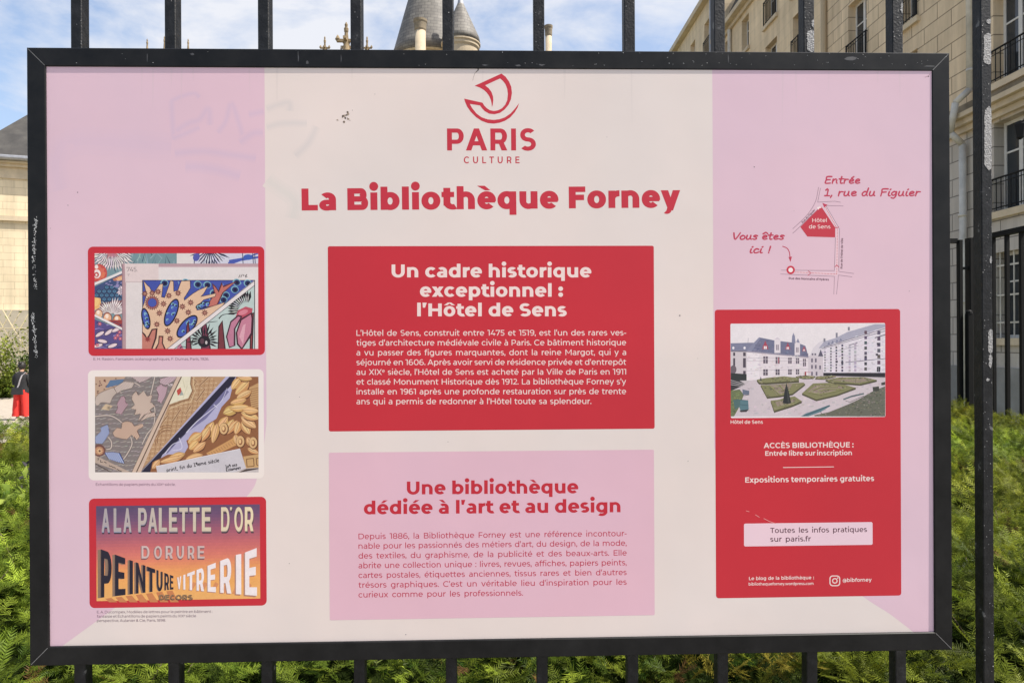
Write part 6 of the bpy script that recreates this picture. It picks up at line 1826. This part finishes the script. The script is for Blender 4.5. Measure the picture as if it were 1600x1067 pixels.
def box_edge(px0, px1, Y, h, label):
    a, b = at(px0, 600, Y), at(px1, 600, Y)
    root = empty('box_edging', ((a.x+b.x)/2, Y, GZ), label, 'hedge')
    n = 5200
    x = rng.uniform(a.x, b.x, n); t = rng.random(n)
    y = np.where(t < .5, Y-.35+rng.normal(scale=.04,size=n), Y+rng.uniform(-.35,.35,n)); z = np.where(t < .5, GZ+rng.uniform(0,h,n), GZ+h+rng.normal(scale=.05,size=n))
    d = rng.normal(size=(n,3)); d[:,2] += .6; d[:,1] -= .5
    q = rng.random(n)[:,None]
    cloud_mesh('foliage', BROAD, np.stack([x,y,z],1), rot_from(d, rng.uniform(-1,1,n)), rng.uniform(.06,.11,n), np.array((.06,.10,.012))*(1-q)+np.array((.20,.25,.04))*q, M_LEAF, root)
    MB().box(a.x+.05, b.x-.05, Y-.3, Y+.3, GZ, GZ+h-.06).build('dark_core', simple('box_twigs', (.02,.03,.01), .95), root)
box_edge(-70, 26, 27.9, .62, 'low clipped box edging below the cane trellis')
shrub('garden_shrub', at(-8, 640, 27.0).xy[:]+(GZ,), (.9,.6,1.9), 900, .17, (.08,.12,.015), (.26,.29,.05), 'loose green shrub at the far left edge before the trellis', 'shrub')
shrub('garden_shrub', at(64, 640, 29.0).xy[:]+(GZ,), (1.2,.7,2.0), 900, .17, (.04,.07,.015), (.12,.16,.035), 'bushy shrub right of the person, mostly behind the board frame', 'shrub')
p_ = at(18, 742, 2.7); shrub('leafy_plant', (p_.x, p_.y, .72), (.16,.16,.30), 420, .042, (.10,.16,.02), (.30,.36,.07), 'pale green broad-leaved plant poking out of the left end of the yew hedge', 'plant')
p_ = at(39, 715, 2.9); shrub('purple_plant', (p_.x, p_.y, .78), (.045,.05,.27), 110, .03, (.03,.03,.035), (.10,.09,.10), 'small dusky purple plant at the left frame edge in the hedge', 'plant')

# ---- the visitor in red trousers, seen from behind
def person():
    f = at(34, 650, 19.4); fx, fy = f.x, f.y
    S = .955
    root = empty('person', (fx, fy, GZ), 'person seen from behind in black top and wide red trousers with a pale shoulder strap', 'person')
    def P(x, y, z): return (fx+x*S, fy+y*S, GZ+z*S)
    # one skinned body: pelvis root
    J = {'pel':(0,0,.92,.13),'wai':(0,.0,1.08,.115),'che':(0,.01,1.27,.135),'nk0':(0,.0,1.43,.07),'nk':(0,.01,1.50,.052),'hd0':(0,.03,1.57,.075),'hd1':(0,.035,1.64,.092),'hd2':(0,.03,1.71,.07),
         'sL':(-.165,0,1.385,.062),'eL':(-.215,.02,1.12,.042),'wL':(-.17,.13,.93,.030),'kL':(-.15,.17,.86,.03),'sR':(.165,0,1.385,.062),'eR':(.215,.02,1.12,.042),'wR':(.20,.12,.92,.030),'kR':(.19,.16,.85,.03),
         'hL':(-.085,0,.86,.095),'nL':(-.11,.01,.48,.062),'aL':(-.125,-.01,.09,.042),'tL':(-.135,.13,.035,.035),'hR':(.085,0,.86,.095),'nR':(.11,.01,.48,.062),'aR':(.125,-.01,.09,.042),'tR':(.14,.13,.035,.035)}
    E_ = [('pel','wai'),('wai','che'),('che','nk0'),('nk0','nk'),('nk','hd0'),('hd0','hd1'),('hd1','hd2'),('che','sL'),('sL','eL'),('eL','wL'),('wL','kL'),('che','sR'),('sR','eR'),('eR','wR'),('wR','kR'),('pel','hL'),('hL','nL'),('nL','aL'),('aL','tL'),('pel','hR'),('hR','nR'),('nR','aR'),('aR','tR')]
    keys = list(J); me = bpy.data.meshes.new('body'); me.from_pydata([P(*J[k][:3]) for k in keys], [(keys.index(a), keys.index(b)) for a, b in E_], [])
    tmp = bpy.data.objects.new('body_tmp', me); COL.objects.link(tmp)
    sk = tmp.modifiers.new('skin', 'SKIN'); sb = tmp.modifiers.new('sub', 'SUBSURF'); sb.levels = sb.render_levels = 2
    for i, k in enumerate(keys): r_ = J[k][3]*S; me.skin_vertices[0].data[i].radius = (r_, r_); me.skin_vertices[0].data[i].use_root = (k == 'pel')
    dg_ = bpy.context.evaluated_depsgraph_get(); ev = tmp.evaluated_get(dg_); bm_ = bpy.data.meshes.new_from_object(ev)
    V = [v.co.copy() for v in bm_.vertices]; Fc = [tuple(p.vertices) for p in bm_.polygons]
    bpy.data.objects.remove(tmp)
    skin = simple('skin', (.46,.27,.18), .55)
    mesh_obj('body', V, Fc, skin, root, True)
    def loft(name, rings, mat, n=20):
        vs, fs = [], []
        for cx, cy, z, rx, ry in rings:
            for i in range(n):
                t = 2*math.pi*i/n; k = 1+.07*math.sin(t*5+z*9)+.04*math.sin(t*9-z*14)
                vs.append(P(cx+rx*k*math.cos(t), cy+ry*k*math.sin(t), z))
        for k in range(len(rings)-1):
            for i in range(n): j = (i+1)%n; fs.append((k*n+i,k*n+j,(k+1)*n+j,(k+1)*n+i))
        return mesh_obj(name, vs, fs, mat, root, True)
    cloth = simple('black_cloth', (.016,.016,.018), .9, var=.3, scale=14, bump=.3, bscale=18)
    loft('top', [(0,0,.83,.215,.15),(0,0,.95,.20,.145),(0,0,1.10,.175,.135),(0,0,1.25,.195,.145),(0,0,1.36,.20,.125),(0,0,1.43,.14,.10),(0,.01,1.475,.075,.07)], cloth)
    for sx in (-1,1): loft('sleeve', [(sx*.235,.03,1.06,.055,.055),(sx*.215,.015,1.2,.068,.068),(sx*.18,.0,1.34,.078,.078),(sx*.13,0,1.41,.06,.06)], cloth, 12)
    red = simple('red_cloth', (.62,.028,.02), .85, var=.12, scale=10, bump=.3, bscale=14)
    for sx in (-1,1): loft('trouser_leg', [(sx*.145,0,.13,.115,.125),(sx*.135,0,.35,.108,.115),(sx*.115,0,.6,.108,.115),(sx*.092,0,.8,.112,.125),(sx*.08,0,.93,.115,.13)], red, 16)
    shoe = simple('pale_sandal', (.5,.42,.34), .7)
    for sx in (-1,1): loft('shoe', [(sx*.13,.045,.0,.05,.125),(sx*.13,.045,.03,.052,.128),(sx*.13,.04,.065,.046,.11),(sx*.13,.0,.085,.038,.06)], shoe, 14)
    hair = simple('dark_hair', (.012,.010,.009), .6, var=.4, scale=30)
    hb = MB(); c = P(0,.03,1.645)
    n = 18; rings = []
    for k in range(11):
        a = R(-62+k*15.2); rings.append((.105*S*math.cos(a), .128*S*math.sin(a)))
    vs, fs = [], []
    for r_, z in rings:
        for i in range(n): t = 2*math.pi*i/n; k = 1+.05*math.sin(t*7+z*40); vs.append((c[0]+r_*k*math.cos(t)*.96, c[1]-.012+r_*k*math.sin(t), c[2]+z))
    for k in range(10):
        for i in range(n): j = (i+1)%n; fs.append((k*n+i,k*n+j,(k+1)*n+j,(k+1)*n+i))
    fs.append(tuple(10*n+i for i in range(n)))
    b2 = P(0,-.055,1.735); m0 = len(vs)
    for k in range(7):
        a = R(-85+k*28.3)
        for i in range(12): t = 2*math.pi*i/12; vs.append((b2[0]+.05*math.cos(a)*math.cos(t), b2[1]+.05*math.cos(a)*math.sin(t), b2[2]+.045*math.sin(a)))
    for k in range(6):
        for i in range(12): j = (i+1)%12; fs.append((m0+k*12+i,m0+k*12+j,m0+(k+1)*12+j,m0+(k+1)*12+i))
    mesh_obj('hair', vs, fs, hair, root, True)
    # strap across the back down to a flat bag at the left hip
    bag = empty('shoulder_bag', P(-.08,-.2,.84), 'black flat shoulder bag with a pale strap worn by the person in red trousers', 'bag')
    sp = [(.13,-.02,1.45),(.10,-.135,1.36),(.06,-.158,1.22),(.02,-.155,1.08),(-.03,-.17,.95),(-.06,-.18,.86)]
    vs, fs = [], []
    for x, y, z in sp: vs += [P(x-.022,y,z-.008), P(x+.022,y,z+.008), P(x+.022,y+.012,z+.008), P(x-.022,y+.012,z-.008)]
    for k in range(len(sp)-1):
        for i in range(4): j = (i+1)%4; fs.append((k*4+i,k*4+j,(k+1)*4+j,(k+1)*4+i))
    mesh_obj('strap', vs, fs, simple('pale_strap', (.42,.39,.40), .8), bag)
    m = MB(); q = [P(*v) for v in ((-.15,-.23,.79),(.17,-.23,.79),(.17,-.165,.79),(-.15,-.165,.79),(-.14,-.215,1.0),(.16,-.215,1.0),(.16,-.18,1.0),(-.14,-.18,1.0))]
    m.add(q, [(3,2,1,0),(4,5,6,7),(0,1,5,4),(1,2,6,5),(2,3,7,6),(3,0,4,7)]); m.build('pouch', simple('black_bag_cloth', (.02,.02,.022), .8, var=.3, scale=12), bag)
person()
